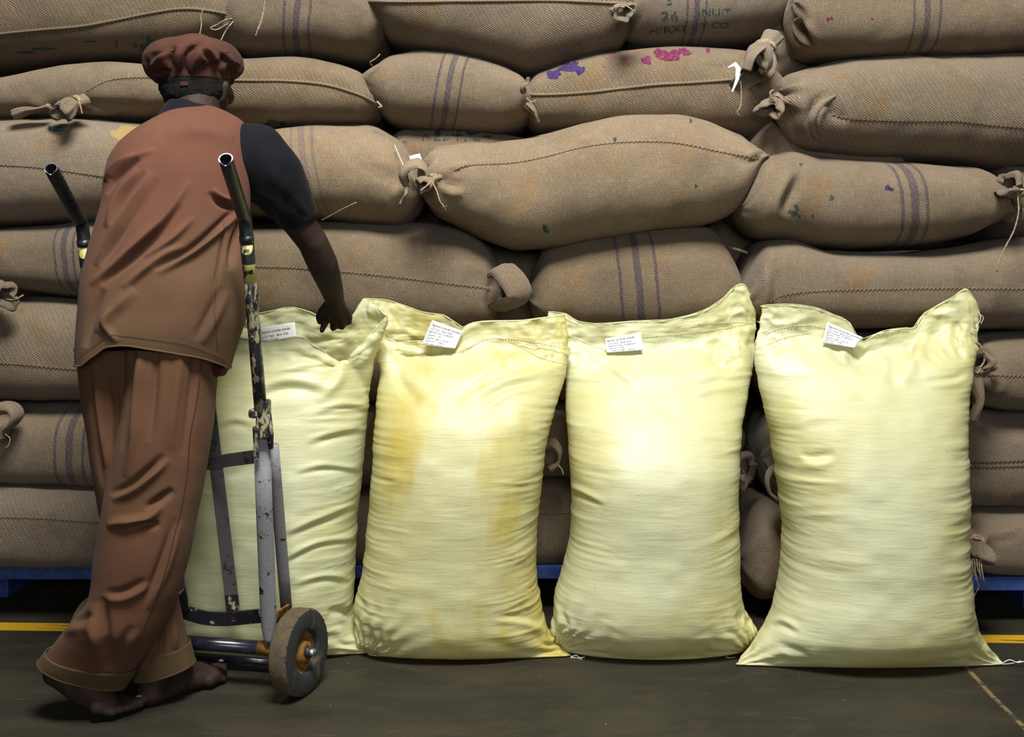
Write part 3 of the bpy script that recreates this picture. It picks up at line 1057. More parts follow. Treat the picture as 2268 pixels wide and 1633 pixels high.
string(s, [(824, 146, 2.88), (820, 138, 2.86), (832, 130, 2.86), (842, 120, 2.86)], 2.86, 0.0018)
ear(s, [(1168, 232, 2.86), (1184, 250, 2.85), (1190, 270, 2.86)], 2.86, 0.018, 0.010)
s = SK['B4'] = sack('twill sack with purple and magenta paint marks and a rolled hem',
    [(1155, 172, 288), (1200, 150, 295), (1300, 115, 299), (1500, 94, 303), (1640, 104, 303), (1700, 135, 295), (1745, 175, 285)],
    el=40, yl=205, twill=1.0, seed=16, tone=0.95, grey=0.15,
    creases=[([(1640, 150), (1600, 160), (1560, 158)], 10, 0.010, 'fold')])
seam(s, [(1162, 204), (1180, 210), (1240, 209), (1300, 205), (1380, 196), (1450, 188), (1540, 183), (1625, 176)], 'hem')
blobs(s, [(1228, 165, 16, 9), (1240, 152, 24, 11), (1262, 150, 24, 10), (1284, 156, 11, 9), (1255, 142, 20, 5), (1216, 150, 3, 18), (1275, 140, 6, 4), (1225, 172, 12, 3)], M_PURPLE, seed=5)
blobs(s, [(1432, 134, 11, 9), (1462, 118, 14, 9), (1490, 122, 18, 11), (1496, 110, 12, 8), (1512, 112, 9, 6), (1478, 130, 14, 6),
          (1522, 118, 9, 6), (1518, 104, 5, 3), (1566, 101, 4, 6), (1568, 112, 5, 5), (1452, 108, 8, 4)], M_MAGENTA, seed=6)
blobs(s, [(1388, 138, 9, 8), (1350, 128, 7, 5), (1398, 123, 6, 5), (1340, 145, 6, 4), (1412, 114, 6, 3)], M_PINK, seed=7)
ear(s, [(1160, 206, 2.84), (1158, 192, 2.83), (1168, 184, 2.83), (1170, 172, 2.83)], 2.83, 0.012, 0.006)
string(s, [(1166, 218, 2.82), (1178, 226, 2.81), (1186, 223, 2.81)], 2.81, 0.002)
s = SK['Bg'] = sack('sack with green print peeping out behind the big drooping sack',
    [(845, 296, 420), (900, 281, 420), (1000, 282, 420), (1150, 298, 420), (1290, 310, 420)], d=3.03, hd=0.2, seed=17, tone=0.92, grey=0.05, ink=1.0)
stencil(s, 'IKEL FM', 925, 312, 130, 22, M_GREEN, seed=9)
blobs(s, [(985, 289, 20, 5), (970, 296, 7, 7), (1010, 300, 10, 3), (1045, 296, 14, 3), (1080, 303, 10, 3)], M_GREEN, seed=19)
s = SK['B5'] = sack('biggest drooping pale sack with a stitched seam tied to its neighbour',
    [(922, 345, 430), (950, 322, 468), (1000, 310, 494), (1080, 306, 528), (1150, 302, 552), (1200, 292, 552), (1300, 262, 534), (1420, 245, 515), (1500, 247, 505), (1560, 256, 497), (1620, 278, 477), (1662, 298, 442), (1704, 322, 380)],
    d=2.86, hd=0.22, el=50, pl=2.0, yl=398, er=62, pr=1.6, yr=343, tie=(True, False), seed=18, tone=1.20, grey=0.15, n=2.5, res=(170, 84),
    creases=[([(965, 400), (990, 405), (1030, 412)], 8, 0.014, 'groove'), ([(975, 412), (1000, 428), (1030, 425)], 8, 0.012, 'ridge'),
             ([(965, 392), (1000, 378), (1040, 366)], 6, 0.008, 'fold'), ([(962, 420), (985, 455), (1010, 475)], 12, 0.010, 'ridge'),
             ([(1695, 345), (1660, 358), (1620, 348)], 7, 0.012, 'groove'), ([(1690, 335), (1650, 342)], 7, 0.006, 'ridge')])
seam(s, [(1005, 378), (1040, 367), (1130, 362), (1200, 350), (1300, 325), (1400, 315), (1500, 318), (1600, 338), (1680, 352)])
neck(s, 957, 397, 2.74, (930, 405, 2.72), 0.035, 0.020, 6, 4)
string(s, [(955, 402, 2.70), (945, 412, 2.69), (932, 422, 2.69)], 2.69, 0.0026)
string(s, [(958, 404, 2.70), (968, 425, 2.69), (974, 445, 2.69), (984, 458, 2.69)], 2.69, 0.0022, fray=4)
blobs(s, [(1207, 505, 5, 8), (1212, 512, 4, 4), (1541, 412, 3, 4), (1530, 268, 3, 5), (1362, 309, 4, 5)], M_GREEN, seed=11)
s = SK['A8'] = sack('brown sack with a pale seam and a rolled ear under the forearm',
    [(430, 505, 735), (560, 492, 738), (750, 489, 740), (900, 489, 740), (1000, 501, 740), (1060, 528, 740), (1112, 568, 728)], er=45, yr=650, seed=19,
    tone=0.90, grey=0.2, creases=[([(1095, 640), (1060, 622), (1020, 600)], 8, 0.010, 'fold'), ([(1100, 610), (1085, 650), (1092, 690)], 9, 0.012, 'groove')])
seam(s, [(560, 592), (640, 594), (720, 600), (850, 612), (980, 628), (1085, 640)], 'stitch', M_STITCH_L)
ear(s, [(1098, 604, 2.84), (1112, 598, 2.80), (1128, 612, 2.78), (1144, 634, 2.77), (1150, 654, 2.77), (1138, 668, 2.78), (1115, 676, 2.79), (1098, 684, 2.82)], 2.8, 0.040, 0.012)
s = SK['B6'] = sack('plump sack with purple stripes leaning over the tops of the yellow bags',
    [(1170, 575, 735), (1210, 538, 745), (1300, 510, 748), (1400, 490, 750), (1500, 487, 750), (1570, 500, 748), (1620, 545, 735), (1650, 600, 715)],
    el=55, er=70, seed=20, tone=1.0, grey=0.15, stripe=1405, slant=-0.10, sw=0.0105, gap=0.052, n=2.6)
SK['Bk'] = sack('dark sack end in the gap beside the rolled ear', [(1030, 555, 770), (1100, 545, 780), (1180, 560, 780), (1270, 560, 770)], d=3.16, hd=0.16, seed=22, tone=0.9, grey=0.5)
SK['Bm'] = sack('dark sack in the gap behind the tip of the big drooping sack', [(1560, 470, 600), (1620, 455, 620), (1680, 470, 640), (1740, 520, 640)], d=3.16, hd=0.16, seed=23, tone=0.9, grey=0.3)
string(SK['Bm'], [(1605, 545, 2.96), (1630, 552, 2.92), (1655, 560, 2.92)], 2.92, 0.004)
# hidden rows behind the bags
for key, x0, x1, y0, y1, lab, sd in (
        ('A12', 420, 935, 742, 890, 'dark sack row behind the open bag, upper', 24), ('A13', 410, 940, 892, 1075, 'dark sack behind the middle of the open bag', 25),
        ('A14', 415, 945, 1078, 1258, 'bottom sack behind the open bag', 26),
        ('B7', 955, 1640, 752, 885, 'dark sack behind the shoulders of the two middle bags', 27), ('B8', 950, 1645, 888, 1058, 'dark sack with a curled ear in the gap between the middle bags', 28),
        ('B9', 955, 1640, 1060, 1256, 'dark bottom sack with a seam in the gap between the middle bags', 29)):
    w = (x1 - x0) / 5
    s = SK[key] = sack(lab, [(x0 + w * k, y0 + 4 * math.sin(k * 2 + sd), y1 + 3 * math.cos(k * 1.7 + sd)) for k in range(6)], d=3.0, hd=0.2, n=3.2, seed=sd, tone=0.9, grey=0.6)
ear(SK['B8'], [(1200, 985), (1222, 982), (1238, 1000), (1236, 1025), (1218, 1040)], 2.83, 0.03, 0.015)
string(SK['B8'], [(1236, 1030, 2.78), (1244, 1040, 2.78), (1248, 1052, 2.78)], 2.78, 0.0018)
seam(SK['B9'], [(1150, 1138), (1200, 1140), (1300, 1136)])
neck(SK['B8'], 1630, 1030, 2.86, (1655, 1035, 2.84), 0.04, 0.04, 6, 5, cord=False)

# ---- right stack (a little nearer)
DC = 2.85
s = SK['C1'] = sack('topmost right sack with a tucked corner and purple stripes',
    [(1760, -50, 60), (1785, -78, 104), (1830, -90, 119), (1950, -95, 119), (2100, -95, 112), (2268, -90, 102), (2420, -80, 90)], d=2.80, hd=0.14, el=35, seed=30,
    tone=0.97, grey=0.25, stripe=2034, slant=-0.02, sw=0.0085, gap=0.036,
    creases=[([(1800, 102), (1782, 80), (1768, 55), (1775, 40)], 9, 0.020, 'groove'), ([(1815, 100), (1803, 75), (1788, 48)], 9, 0.012, 'ridge')])
blobs(s, [(1834, 42, 4, 4), (1842, 40, 3, 3), (1932, 42, 3, 2)], M_MAGENTA, seed=12)
tuck(s, [(1772, 38), (1766, 60), (1780, 86), (1802, 106)], 0.016, 0.011)
s = SK['C1n'] = sack('sack with a hanging tied neck beneath the topmost right sack',
    [(1685, 20, 150), (1720, -30, 178), (1780, -70, 172), (1840, -80, 130), (1880, -60, 70)], d=3.02, hd=0.15, el=45, yl=110, tie=(True, False), seed=31, tone=0.98, grey=0.7)
neck(s, 1692, 108, 2.86, (1650, 165, 2.80), 0.085, 0.042, 7, 6)
ear(s, [(1690, 160, 2.80), (1700, 130, 2.78), (1688, 108, 2.78), (1664, 125, 2.77), (1655, 155, 2.78)], 2.78, 0.030, 0.013)
string(s, [(1640, 180, 2.77), (1642, 205, 2.77), (1640, 235, 2.77), (1632, 248, 2.77)], 2.77, 0.0018, fray=3)
# paper slip caught in that neck
pp = [P(1612, 150, 2.76), P(1628, 142, 2.75), P(1635, 152, 2.75), P(1633, 175, 2.75), P(1622, 203, 2.75)]
Vp, Fp = [], []
for k, (p, hw_) in enumerate(zip(pp, (0.003, 0.010, 0.011, 0.008, 0.003))):
    t_ = (pp[min(k + 1, 4)] - pp[max(k - 1, 0)])
    t_ /= np.linalg.norm(t_)
    nn_ = np.array([t_[2], 0.35, -t_[0]])
    for s_ in (-1, 1):
        for o_ in (0, 0.0008):
            Vp.append(p + nn_ * hw_ * s_ * 0.6 + np.array([0, -o_, 0]))
for k in range(4):
    a, c = 4 * k, 4 * k + 4
    Fp += [(a + 1, a + 3, c + 3, c + 1), (a, c, c + 2, a + 2), (a, a + 1, c + 1, c), (a + 2, c + 2, c + 3, a + 3)]
mesh('paper_slip', Vp, Fp, M_PAPER, s.root)
s = SK['C2'] = sack('large grey sack with a deep folded corner and dark double seam on the right',
    [(1716, 185, 255), (1760, 160, 318), (1800, 145, 339), (1900, 125, 348), (2100, 110, 354), (2268, 105, 367), (2420, 110, 362)], d=DC, el=45, yl=218, twill=1.0, seed=32,
    tone=0.98, grey=0.45, n=2.7, res=(150, 80), tie=(True, False),
    creases=[([(1842, 216), (1818, 232), (1804, 255), (1806, 285), (1818, 305)], 12, 0.030, 'fold'), ([(1836, 222), (1848, 250), (1880, 268)], 11, 0.016, 'groove'), ([(1800, 330), (1790, 280), (1800, 245)], 10, 0.008, 'ridge')])
seam(s, [(1842, 256), (1880, 264), (1950, 268), (2050, 270), (2120, 270), (2200, 279), (2290, 286)], 'stitch', M_STITCH_D)
neck(s, 1716, 220, 2.82, (1700, 238, 2.78), 0.05, 0.022, 6, 7)
string(s, [(1712, 200, 2.78), (1706, 205, 2.77), (1708, 215, 2.77), (1716, 222, 2.77)], 2.77, 0.003)
tuck(s, [(1850, 213), (1822, 228), (1803, 252), (1800, 282), (1814, 312)], 0.022, 0.013)
s = SK['C2b'] = sack('dark sack bulging from under the folded grey sack', [(1650, 290, 400), (1690, 245, 430), (1780, 225, 440), (1900, 220, 440), (2000, 220, 440)], d=2.97, el=45, yl=330, seed=33, tone=0.9, grey=0.6)
s = SK['C3'] = sack('sack with a pointed right tip and slanting purple stripes on the right stack',
    [(1640, 420, 505), (1690, 345, 522), (1760, 325, 538), (1830, 340, 548), (1900, 348, 554), (2050, 358, 548), (2150, 368, 528), (2200, 378, 508), (2262, 418, 492)], d=DC - 0.01,
    el=55, er=95, pr=1.6, yr=462, seed=34, tone=0.98, grey=0.2, stripe=1995, slant=-0.10, sw=0.011, gap=0.034, n=2.6,
    creases=[([(1735, 490), (1728, 455), (1745, 415), (1770, 380)], 14, 0.028, 'fold'), ([(1765, 500), (1745, 480), (1742, 450)], 10, 0.010, 'ridge')])
blobs(s, [(1758, 474, 7, 6), (1765, 462, 4, 6), (1750, 470, 5, 4), (1770, 478, 3, 3), (1774, 364, 4, 3), (1762, 456, 4, 3), (1842, 438, 5, 6), (1800, 478, 3, 3)], M_GREEN, seed=13)
blobs(s, [(1966, 416, 6, 6), (1974, 420, 6, 3)], M_PURPLE, seed=14)
s = SK['C4'] = sack('dark sack with a knotted neck behind the pointed tip at the right edge', [(2190, 385, 520), (2225, 365, 530), (2300, 362, 532), (2420, 370, 532)], d=2.92, el=40, seed=35, tone=0.9, grey=0.4)
neck(s, 2250, 425, 2.74, (2225, 392, 2.72), 0.06, 0.032, 7, 8)
string(s, [(2252, 428, 2.70), (2262, 420, 2.69), (2272, 426, 2.69)], 2.69, 0.0035)
string(s, [(2254, 432, 2.69), (2256, 470, 2.68), (2246, 510, 2.68), (2228, 545, 2.68), (2214, 575, 2.68), (2208, 602, 2.68)], 2.68, 0.0022, fray=2)
s = SK['C5'] = sack('broad brown sack with a long seam above the rightmost yellow bag',
    [(1652, 600, 700), (1690, 535, 715), (1740, 522, 725), (1850, 552, 730), (2000, 556, 732), (2150, 548, 734), (2268, 522, 734), (2420, 505, 734)], d=DC, el=50, yl=672, seed=36,
    tone=0.94, grey=0.35, creases=[([(1695, 700), (1710, 640), (1700, 570)], 14, 0.016, 'fold')])
seam(s, [(1682, 690), (1715, 664), (1755, 651), (1830, 645), (1900, 643), (2000, 641), (2100, 640), (2290, 641)])
s = SK['C6'] = sack('dark sack with a tied neck beside the rightmost bag shoulder',
    [(2140, 775, 870), (2170, 748, 898), (2268, 738, 917), (2440, 738, 917)], d=DC, el=40, yl=815, seed=37, tone=0.9, grey=0.3, tie=(True, False),
    creases=[([(2175, 825), (2190, 850), (2215, 862)], 8, 0.012, 'groove')])
seam(s, [(2185, 832), (2225, 833), (2290, 833)])
neck(s, 2172, 812, 2.72, (2152, 790, 2.68), 0.05, 0.028, 7, 9)
ear(s, [(2150, 815, 2.70), (2160, 850, 2.69), (2168, 890, 2.69), (2152, 930, 2.70)], 2.69, 0.020, 0.022)
string(s, [(2146, 762, 2.68), (2165, 760, 2.67), (2178, 778, 2.67), (2180, 800, 2.68), (2170, 815, 2.68)], 2.68, 0.0028)
string(s, [(2172, 815, 2.68), (2166, 826, 2.67), (2158, 822, 2.67)], 2.67, 0.0022)
s = SK['C9'] = sack('dark sack hidden behind the shoulder of the rightmost bag', [(1690, 745, 890), (1760, 738, 905), (1900, 738, 908), (2050, 740, 905), (2120, 755, 890)], d=2.92, el=50, seed=38, tone=0.9, grey=0.5)
s = SK['C7'] = sack('sack with a dark double seam beside the middle of the rightmost bag',
    [(1690, 930, 1105), (1760, 912, 1126), (2000, 908, 1128), (2268, 908, 1130), (2440, 908, 1128)], d=2.90, seed=39, tone=0.9, grey=0.6)
seam(s, [(2105, 1026), (2160, 1026), (2220, 1024), (2290, 1022)], 'stitch', M_STITCH_D)
seam(s, [(2105, 1036), (2160, 1037), (2220, 1035), (2290, 1033)], 'stitch', M_STITCH_D)
ear(s, [(1735, 1040), (1712, 1038), (1700, 1060), (1704, 1090), (1722, 1108)], 2.74, 0.02, 0.008)
s = SK['C8'] = sack('dark bottom sack with frayed tied neck on the right pallet',
    [(2125, 1150, 1250), (2165, 1130, 1272), (2268, 1125, 1276), (2440, 1128, 1276)], d=2.88, hd=0.21, n=3.3, el=40, yl=1190, seed=40, tone=0.9, grey=0.4, tie=(True, False),
    creases=[([(2165, 1210), (2185, 1215), (2210, 1230)], 9, 0.014, 'groove'), ([(2160, 1180), (2200, 1190), (2268, 1180)], 8, 0.008, 'fold')])
neck(s, 2160, 1200, 2.72, (2150, 1240, 2.67), 0.05, 0.028, 7, 10)
for k in range(6):
    string(s, [(2148 + 5 * k, 1238, 2.67), (2150 + 5 * k, 1258 + 3 * (k % 3), 2.66), (2156 + 4 * k + 3 * (k % 2), 1276 + 5 * (k % 3), 2.66)], 2.66, 0.0018)
string(s, [(2160, 1280, 2.66), (2168, 1298, 2.66), (2162, 1312, 2.66), (2158, 1322, 2.66)], 2.66, 0.0012)
s = SK['C10'] = sack('dark sack end drooping off the pallet in the gap beside the rightmost bag',
    [(1640, 1150, 1325), (1690, 1112, 1336), (1760, 1112, 1300), (1850, 1128, 1276), (2000, 1130, 1276), (2110, 1140, 1270)], d=2.90, hd=0.21, el=55, seed=41, tone=0.9, grey=0.5)

# second row of sacks standing behind the front stacks
for k in range(9):
    for j, (x0, x1) in enumerate(((-320, 432), (434, 1122), (1124, 1772), (1774, 2540))):
        yb = 1150 - k * 150 + (4 * ((k * 7 + j * 3) % 4))
        sack('jute sack of the second row glimpsed through gaps in the front stacks',
             [(x0, yb - 144, yb), ((x0 + x1) / 2, yb - 146, yb), (x1, yb - 144, yb)],
             d=3.42, hd=0.17, el=22, er=22, seed=60 + k * 4 + j, tone=0.9, grey=0.5, res=(26, 20), group='second row of jute sacks')

# ------------------------------------------------------------------ yellow bags
def bag(label, st, y_sh, top, d_top, ftop, btop, seed, hd_sh=0.10, hd_top=0.012, hd_mid=0.006, creases=(), dust=0.4, green=0.2,
        wave=0.018, wr=1.0, open_top=False):
    """st: rows bottom to top (y px, left px, right px, distance, half depth, squareness), y None = floor
    top: (left, right) of the mouth; ftop/btop: pixel curves of the front and back mouth edge"""
    rows = []
    for ri, (y, xl, xr, d, hd, n) in enumerate(st):
        # the full belly leans forward over the floor line, the slack shoulder leans back
        d, hd = d - (0.0, 0.004, 0.016, 0.026, 0.032, 0.032, 0.030, 0.026, 0.018, 0.010, 0.006)[min(ri, 10)], hd + (-0.022, -0.012, 0.002, 0.012, 0.014, 0.013, 0.012, 0.010, 0.006, 0.002, 0.0)[min(ri, 10)]
        z = 0.004 if y is None else EYE + (YH - y) / F * d
        rows.append((z, xl, xr, d, hd, n))
    R = np.array(rows)
    NB, NT_, M = 190, 56, 230
    q = np.linspace(0, 1, NB)
    q = q ** 1.15
    zz = R[0, 0] + (R[-1, 0] - R[0, 0]) * q
    C = pchip(R[:, 0], R[:, 1:], zz)
    ph = np.linspace(0, 2 * PI, M, endpoint=False)
    # put more columns on the front, near the side edges
    ph = ph + 0.12 * np.sin(2 * ph)
    G = np.zeros((NB + NT_, M, 3))
    XN = np.zeros((NB + NT_, M))
    for i in range(NB):
        xl, xr, d, hd, n = C[i]
        sx, cyy = spow(np.sin(ph), 2 / n), spow(np.cos(ph), 2 / n)
        XN[i] = sx
        px = (xl + xr) / 2 + (xr - xl) / 2 * sx
        G[i, :, 0] = (px - CX) / F * d
        G[i, :, 1] = d + hd * cyy
        G[i, :, 2] = zz[i]
    xl0, xr0, d0, hd0, n0 = C[-1]
    y0 = YH - (zz[-1] - EYE) / d0 * F
    ft, bt = np.array(ftop, float), np.array(btop, float)
    dyb = (zz[-1] - zz[-6]) / d0 * F
    ln = y0 - ft[:, 1].mean()
    m_hd, m_d = (C[-1, 3] - C[-6, 3]) / dyb * ln, (C[-1, 2] - C[-6, 2]) / dyb * ln
    m_xl, m_xr = (C[-1, 0] - C[-6, 0]) / dyb * ln, (C[-1, 1] - C[-6, 1]) / dyb * ln

    def herm(a, b, m0, t):
        return (1 + 2 * t) * (1 - t) ** 2 * a + t * (1 - t) ** 2 * m0 + t * t * (3 - 2 * t) * b
    for k in range(NT_):
        w = (k + 1) / NT_
        xl = herm(xl0, top[0], m_xl, w)
        xr = herm(xr0, top[1], m_xr, w)
        n = n0 + (2.4 - n0) * w
        sx, cyy = spow(np.sin(ph), 2 / n), spow(np.cos(ph), 2 / n)
        XN[NB + k] = sx
        px = (xl + xr) / 2 + (xr - xl) / 2 * sx
        # neck closes to hd_mid at the stitch line, then opens to hd_top
        hd = herm(hd0, hd_mid, m_hd * 0.62, w / 0.62) if w < 0.62 else hd_mid + (hd_top - hd_mid) * sstep(0.62, 1, w)
        d = herm(d0, d_top, m_d, w)
        s = (px - xl) / (xr - xl)
        pxt = top[0] + (top[1] - top[0]) * s
        yf = pchip(ft[:, 0], ft[:, 1], pxt)[..., 0]
        yb = pchip(bt[:, 0], bt[:, 1], pxt)[..., 0]
        bk = sstep(-0.35, 0.35, np.cos(ph))
        yt = yf * (1 - bk) + yb * bk
        py = y0 + (yt - y0) * w
        dd = d + hd * cyy
        wv = wave * w * (np.sin(s * 7.5 + seed) * 0.6 + np.sin(s * 15 + seed * 2.3) * 0.35)
        dd = dd + wv * (1 - 0.0 * bk)
        de = d + (dd - d) * w
        G[NB + k, :, 0] = (px - CX) / F * de
        G[NB + k, :, 1] = dd
        G[NB + k, :, 2] = EYE + (YH - py) / F * de
    N = grid_normals(G)
    z, x = G[..., 2], G[..., 0]
    ax = np.abs(XN)
    xm = x - x.mean()
    hfac = sstep(0.0, 0.06, z)
    tf = np.ones(NB + NT_)
    tf[NB - 25:] = np.linspace(1, 0.25, NT_ + 25)
    tf = tf[:, None]

    def ridged(a, b, sd):
        return 1 - 2 * np.abs(vn(a, b, sd))
    bendl = 0.030 * vn(xm * 4, z * 5, seed + 9)
    side = sstep(0.25, 0.95, ax)
    # horizontal squeeze wrinkles along the sides
    # tilt the creases so they fan out a little
    zt = z + bendl + 0.05 * xm * np.sign(xm) * vn(z * 7, 0 * z, seed + 2)
    def sharp(a, b, sd):
        return np.clip(1 - 2.6 * np.abs(vn(a, b, sd)), 0, 1) ** 1.4
    w1 = sharp(zt * 34, xm * 2.4, seed + 1)
    w2 = sharp(zt * 60 + 4, xm * 4.0 + 3, seed + 4)
    w3 = sharp(zt * 95, xm * 7, seed + 5)
    mod = 0.40 + 0.60 * sstep(-0.3, 0.5, vn(z * 5.5, xm * 1.5, seed + 6))
    side = sstep(0.30, 0.98, ax + 0.25 * vn(z * 26, xm * 2, seed + 13)) ** 1.1
    disp = wr * side * (1 - 0.45 * ax ** 6) * tf * (0.0036 * w1 * mod + 0.0030 * w2 * mod + 0.0018 * w3)
    disp = disp + (1 - 0.5 * side) * 0.0055 * vn(xm * 6, z * 5, seed + 7) + 0.0016 * vn(xm * 22, z * 30, seed + 8)
    # gathers towards the two bottom corners
    for sgn in (-1, 1):
        xc = x[0].max() if sgn > 0 else x[0].min()
        dx, dz = x - xc, z - 0.0
        rr = np.hypot(dx, dz)
        an = np.arctan2(dz, -sgn * dx)
        disp += 0.0050 * np.exp(-(rr / 0.13) ** 2) * np.sin(an * 21 + 2.5 * vn(rr * 30, an * 2, seed))
    # crumple of the slack top
    up = sstep(0, 0.5, np.concatenate([np.zeros(NB), np.linspace(0, 1, NT_)]))[:, None]
    disp += up * (0.0055 * ridged(xm * 14 + z * 9, z * 16 - xm * 6, seed + 11) + 0.0030 * ridged(xm * 34 + z * 12, z * 34 - xm * 9, seed + 12) + 0.0014 * ridged(xm * 70, z * 70, seed + 14))
    disp[:6] *= np.linspace(0, 1, 6)[:, None]
    G = G + N * disp[..., None]
    G = apply_creases(G, creases)
    G[..., 2] = np.maximum(G[..., 2], 0.003)
    r = thing('coriander_powder_bag', label, 'bag', (x.mean(), R[0, 3], 0), 'yellow woven plastic powder bags')
    # cloth coordinates in metres
    seg = np.linalg.norm(np.diff(np.concatenate([G, G[:, :1]], 1), axis=1), axis=-1)
    vv = np.concatenate([np.zeros((len(G), 1)), np.cumsum(seg, 1)], 1)
    vv -= vv[:, M // 2:M // 2 + 1]
    uv = np.stack([np.repeat(G[:, M // 2, 2][:, None], M + 1, 1), vv], -1)
    b = grid_mesh('body', G, M_BAG, r, True, (True, False), uv)
    b['dust'], b['green'] = float(dust), float(green)
    rimp = np.concatenate([G[-1][::2], G[-1][:1]])
    MB().tube(rimp, 0.0013, seg=5, cap=False).build('mouth_edge', M_BAG, r)
    S = Sack()
    S.root, S.body, S._b = r, b, None
    return S


def bag_stitch(S, pts, mat=None, r=0.0008, step=7.0, name='top_stitching'):
    pp = smooth_path(pts, int(max(30, 120)))
    Q = [hit(bv(S), x, y, 0.0016)[0] for x, y in pp]
    Q = [q for q in Q if q is not None]
    if len(Q) < 4:
        return
    Q = np.array(Q)
    L = np.concatenate([[0], np.cumsum(np.linalg.norm(np.diff(Q, axis=0), axis=1))])
    c = MB()
    gap = step / F * 2.7
    for v in np.arange(0, L[-1] - gap, gap):
        a = np.array([np.interp(v, L, Q[:, k]) for k in range(3)])
        e = np.array([np.interp(v + gap * 0.62, L, Q[:, k]) for k in range(3)])
        c.tube([a, (a + e) / 2 + [0, -0.001, 0], e], r, seg=5)
    c.build(name, mat or M_YTHREAD, S.root)


def thread(S, pts, d, r=0.0011, mat=None, name='loose_thread'):
    Q = smooth_path([P(p[0], p[1], p[2] if len(p) > 2 else d) for p in pts], 24)
    return MB().tube(Q, r, seg=5).build(name, mat or M_THREAD, S.root)


LINES = lambda lot: [('Agmark coriander powder', 0.06, 0.95, 0.20, 0.105), ('LOT NO.- 85A/ ' + lot, 0.06, 0.72, 0.345, 0.075),
                     ('BATCH NO.-D 850207', 0.06, 0.80, 0.475, 0.08), ('SHIFT- 1ST', 0.06, 0.48, 0.605, 0.075),
                     ('DATE -28/11/2016', 0.06, 0.72, 0.735, 0.08), ('NET WT-   50Kg', 0.06, 0.60, 0.855, 0.075), ('SUPERVISER. U LAGAD', 0.03, 0.62, 0.955, 0.05)]

# bag the man is handling: open mouth
s = SK['Y1'] = bag('open yellow bag held by the man behind the hand truck',
    [(None, 345, 826, 2.622, 0.050, 1.5), (1432, 356, 812, 2.640, 0.085, 1.8), (1400, 362, 792, 2.675, 0.125, 2.1), (1350, 366, 779, 2.705, 0.155, 2.35), (1250, 372, 784, 2.72, 0.165, 2.45),
     (1150, 378, 790, 2.72, 0.168, 2.45), (1050, 385, 800, 2.72, 0.165, 2.4), (950, 392, 808, 2.72, 0.150, 2.3), (880, 400, 816, 2.705, 0.125, 2.2), (815, 412, 826, 2.695, 0.100, 2.1)],
    815, (440, 856), 2.685,
    [(440, 745), (480, 762), (530, 750), (590, 757), (640, 750), (668, 747), (690, 762), (715, 776), (740, 796), (760, 806), (790, 775), (820, 738), (856, 700)],
    [(440, 735), (480, 718), (540, 701), (600, 689), (640, 681), (680, 690), (715, 706), (745, 711), (775, 705), (790, 684), (804, 661), (830, 672), (856, 700)],
    31, hd_top=0.062, hd_mid=0.075, dust=0.10, green=0.75, wave=0.010, wr=0.9,
    creases=[([(540, 900), (600, 860), (660, 852), (740, 872)], 14, 0.010, 'fold'), ([(590, 830), (640, 818), (700, 800)], 10, 0.007, 'ridge'),
             ([(500, 1060), (540, 1040), (575, 1000)], 11, 0.008, 'groove'), ([(630, 1190), (690, 1160), (790, 1120)], 9, 0.008, 'fold'),
             ([(620, 1250), (700, 1208), (790, 1195)], 8, 0.007, 'fold'), ([(650, 1050), (720, 1035), (800, 1045)], 8, 0.006, 'fold'),
             ([(680, 985), (730, 965), (805, 950)], 9, 0.007, 'fold'), ([(760, 810), (745, 850), (700, 890)], 12, 0.010, 'ridge'),
             ([(780, 800), (800, 840), (815, 880)], 12, 0.010, 'groove'), ([(840, 720), (815, 780), (790, 820)], 10, 0.010, 'ridge'),
             ([(650, 1300), (720, 1280), (780, 1290)], 9, 0.006, 'fold'), ([(725, 1360), (760, 1355), (790, 1375)], 10, 0.012, 'groove'),
             ([(480, 950), (520, 935), (560, 945)], 10, 0.006, 'fold'), ([(700, 915), (760, 900), (815, 905)], 9, 0.006, 'fold')])
paper(s, s.root, (574, 727), (653, 714), (657, 746), (580, 760), 2.706, [('Agmark coriander powder', 0.05, 0.86, 0.42, 0.20), ('LOT NO.- 85A/ K26', 0.06, 0.78, 0.72, 0.15), ('BATCH NO.', 0.06, 0.50, 0.97, 0.15)], curl=0.002)
thread(s, [(826, 1450, 2.62), (835, 1449, 2.61), (842, 1452, 2.60)], 2.62)

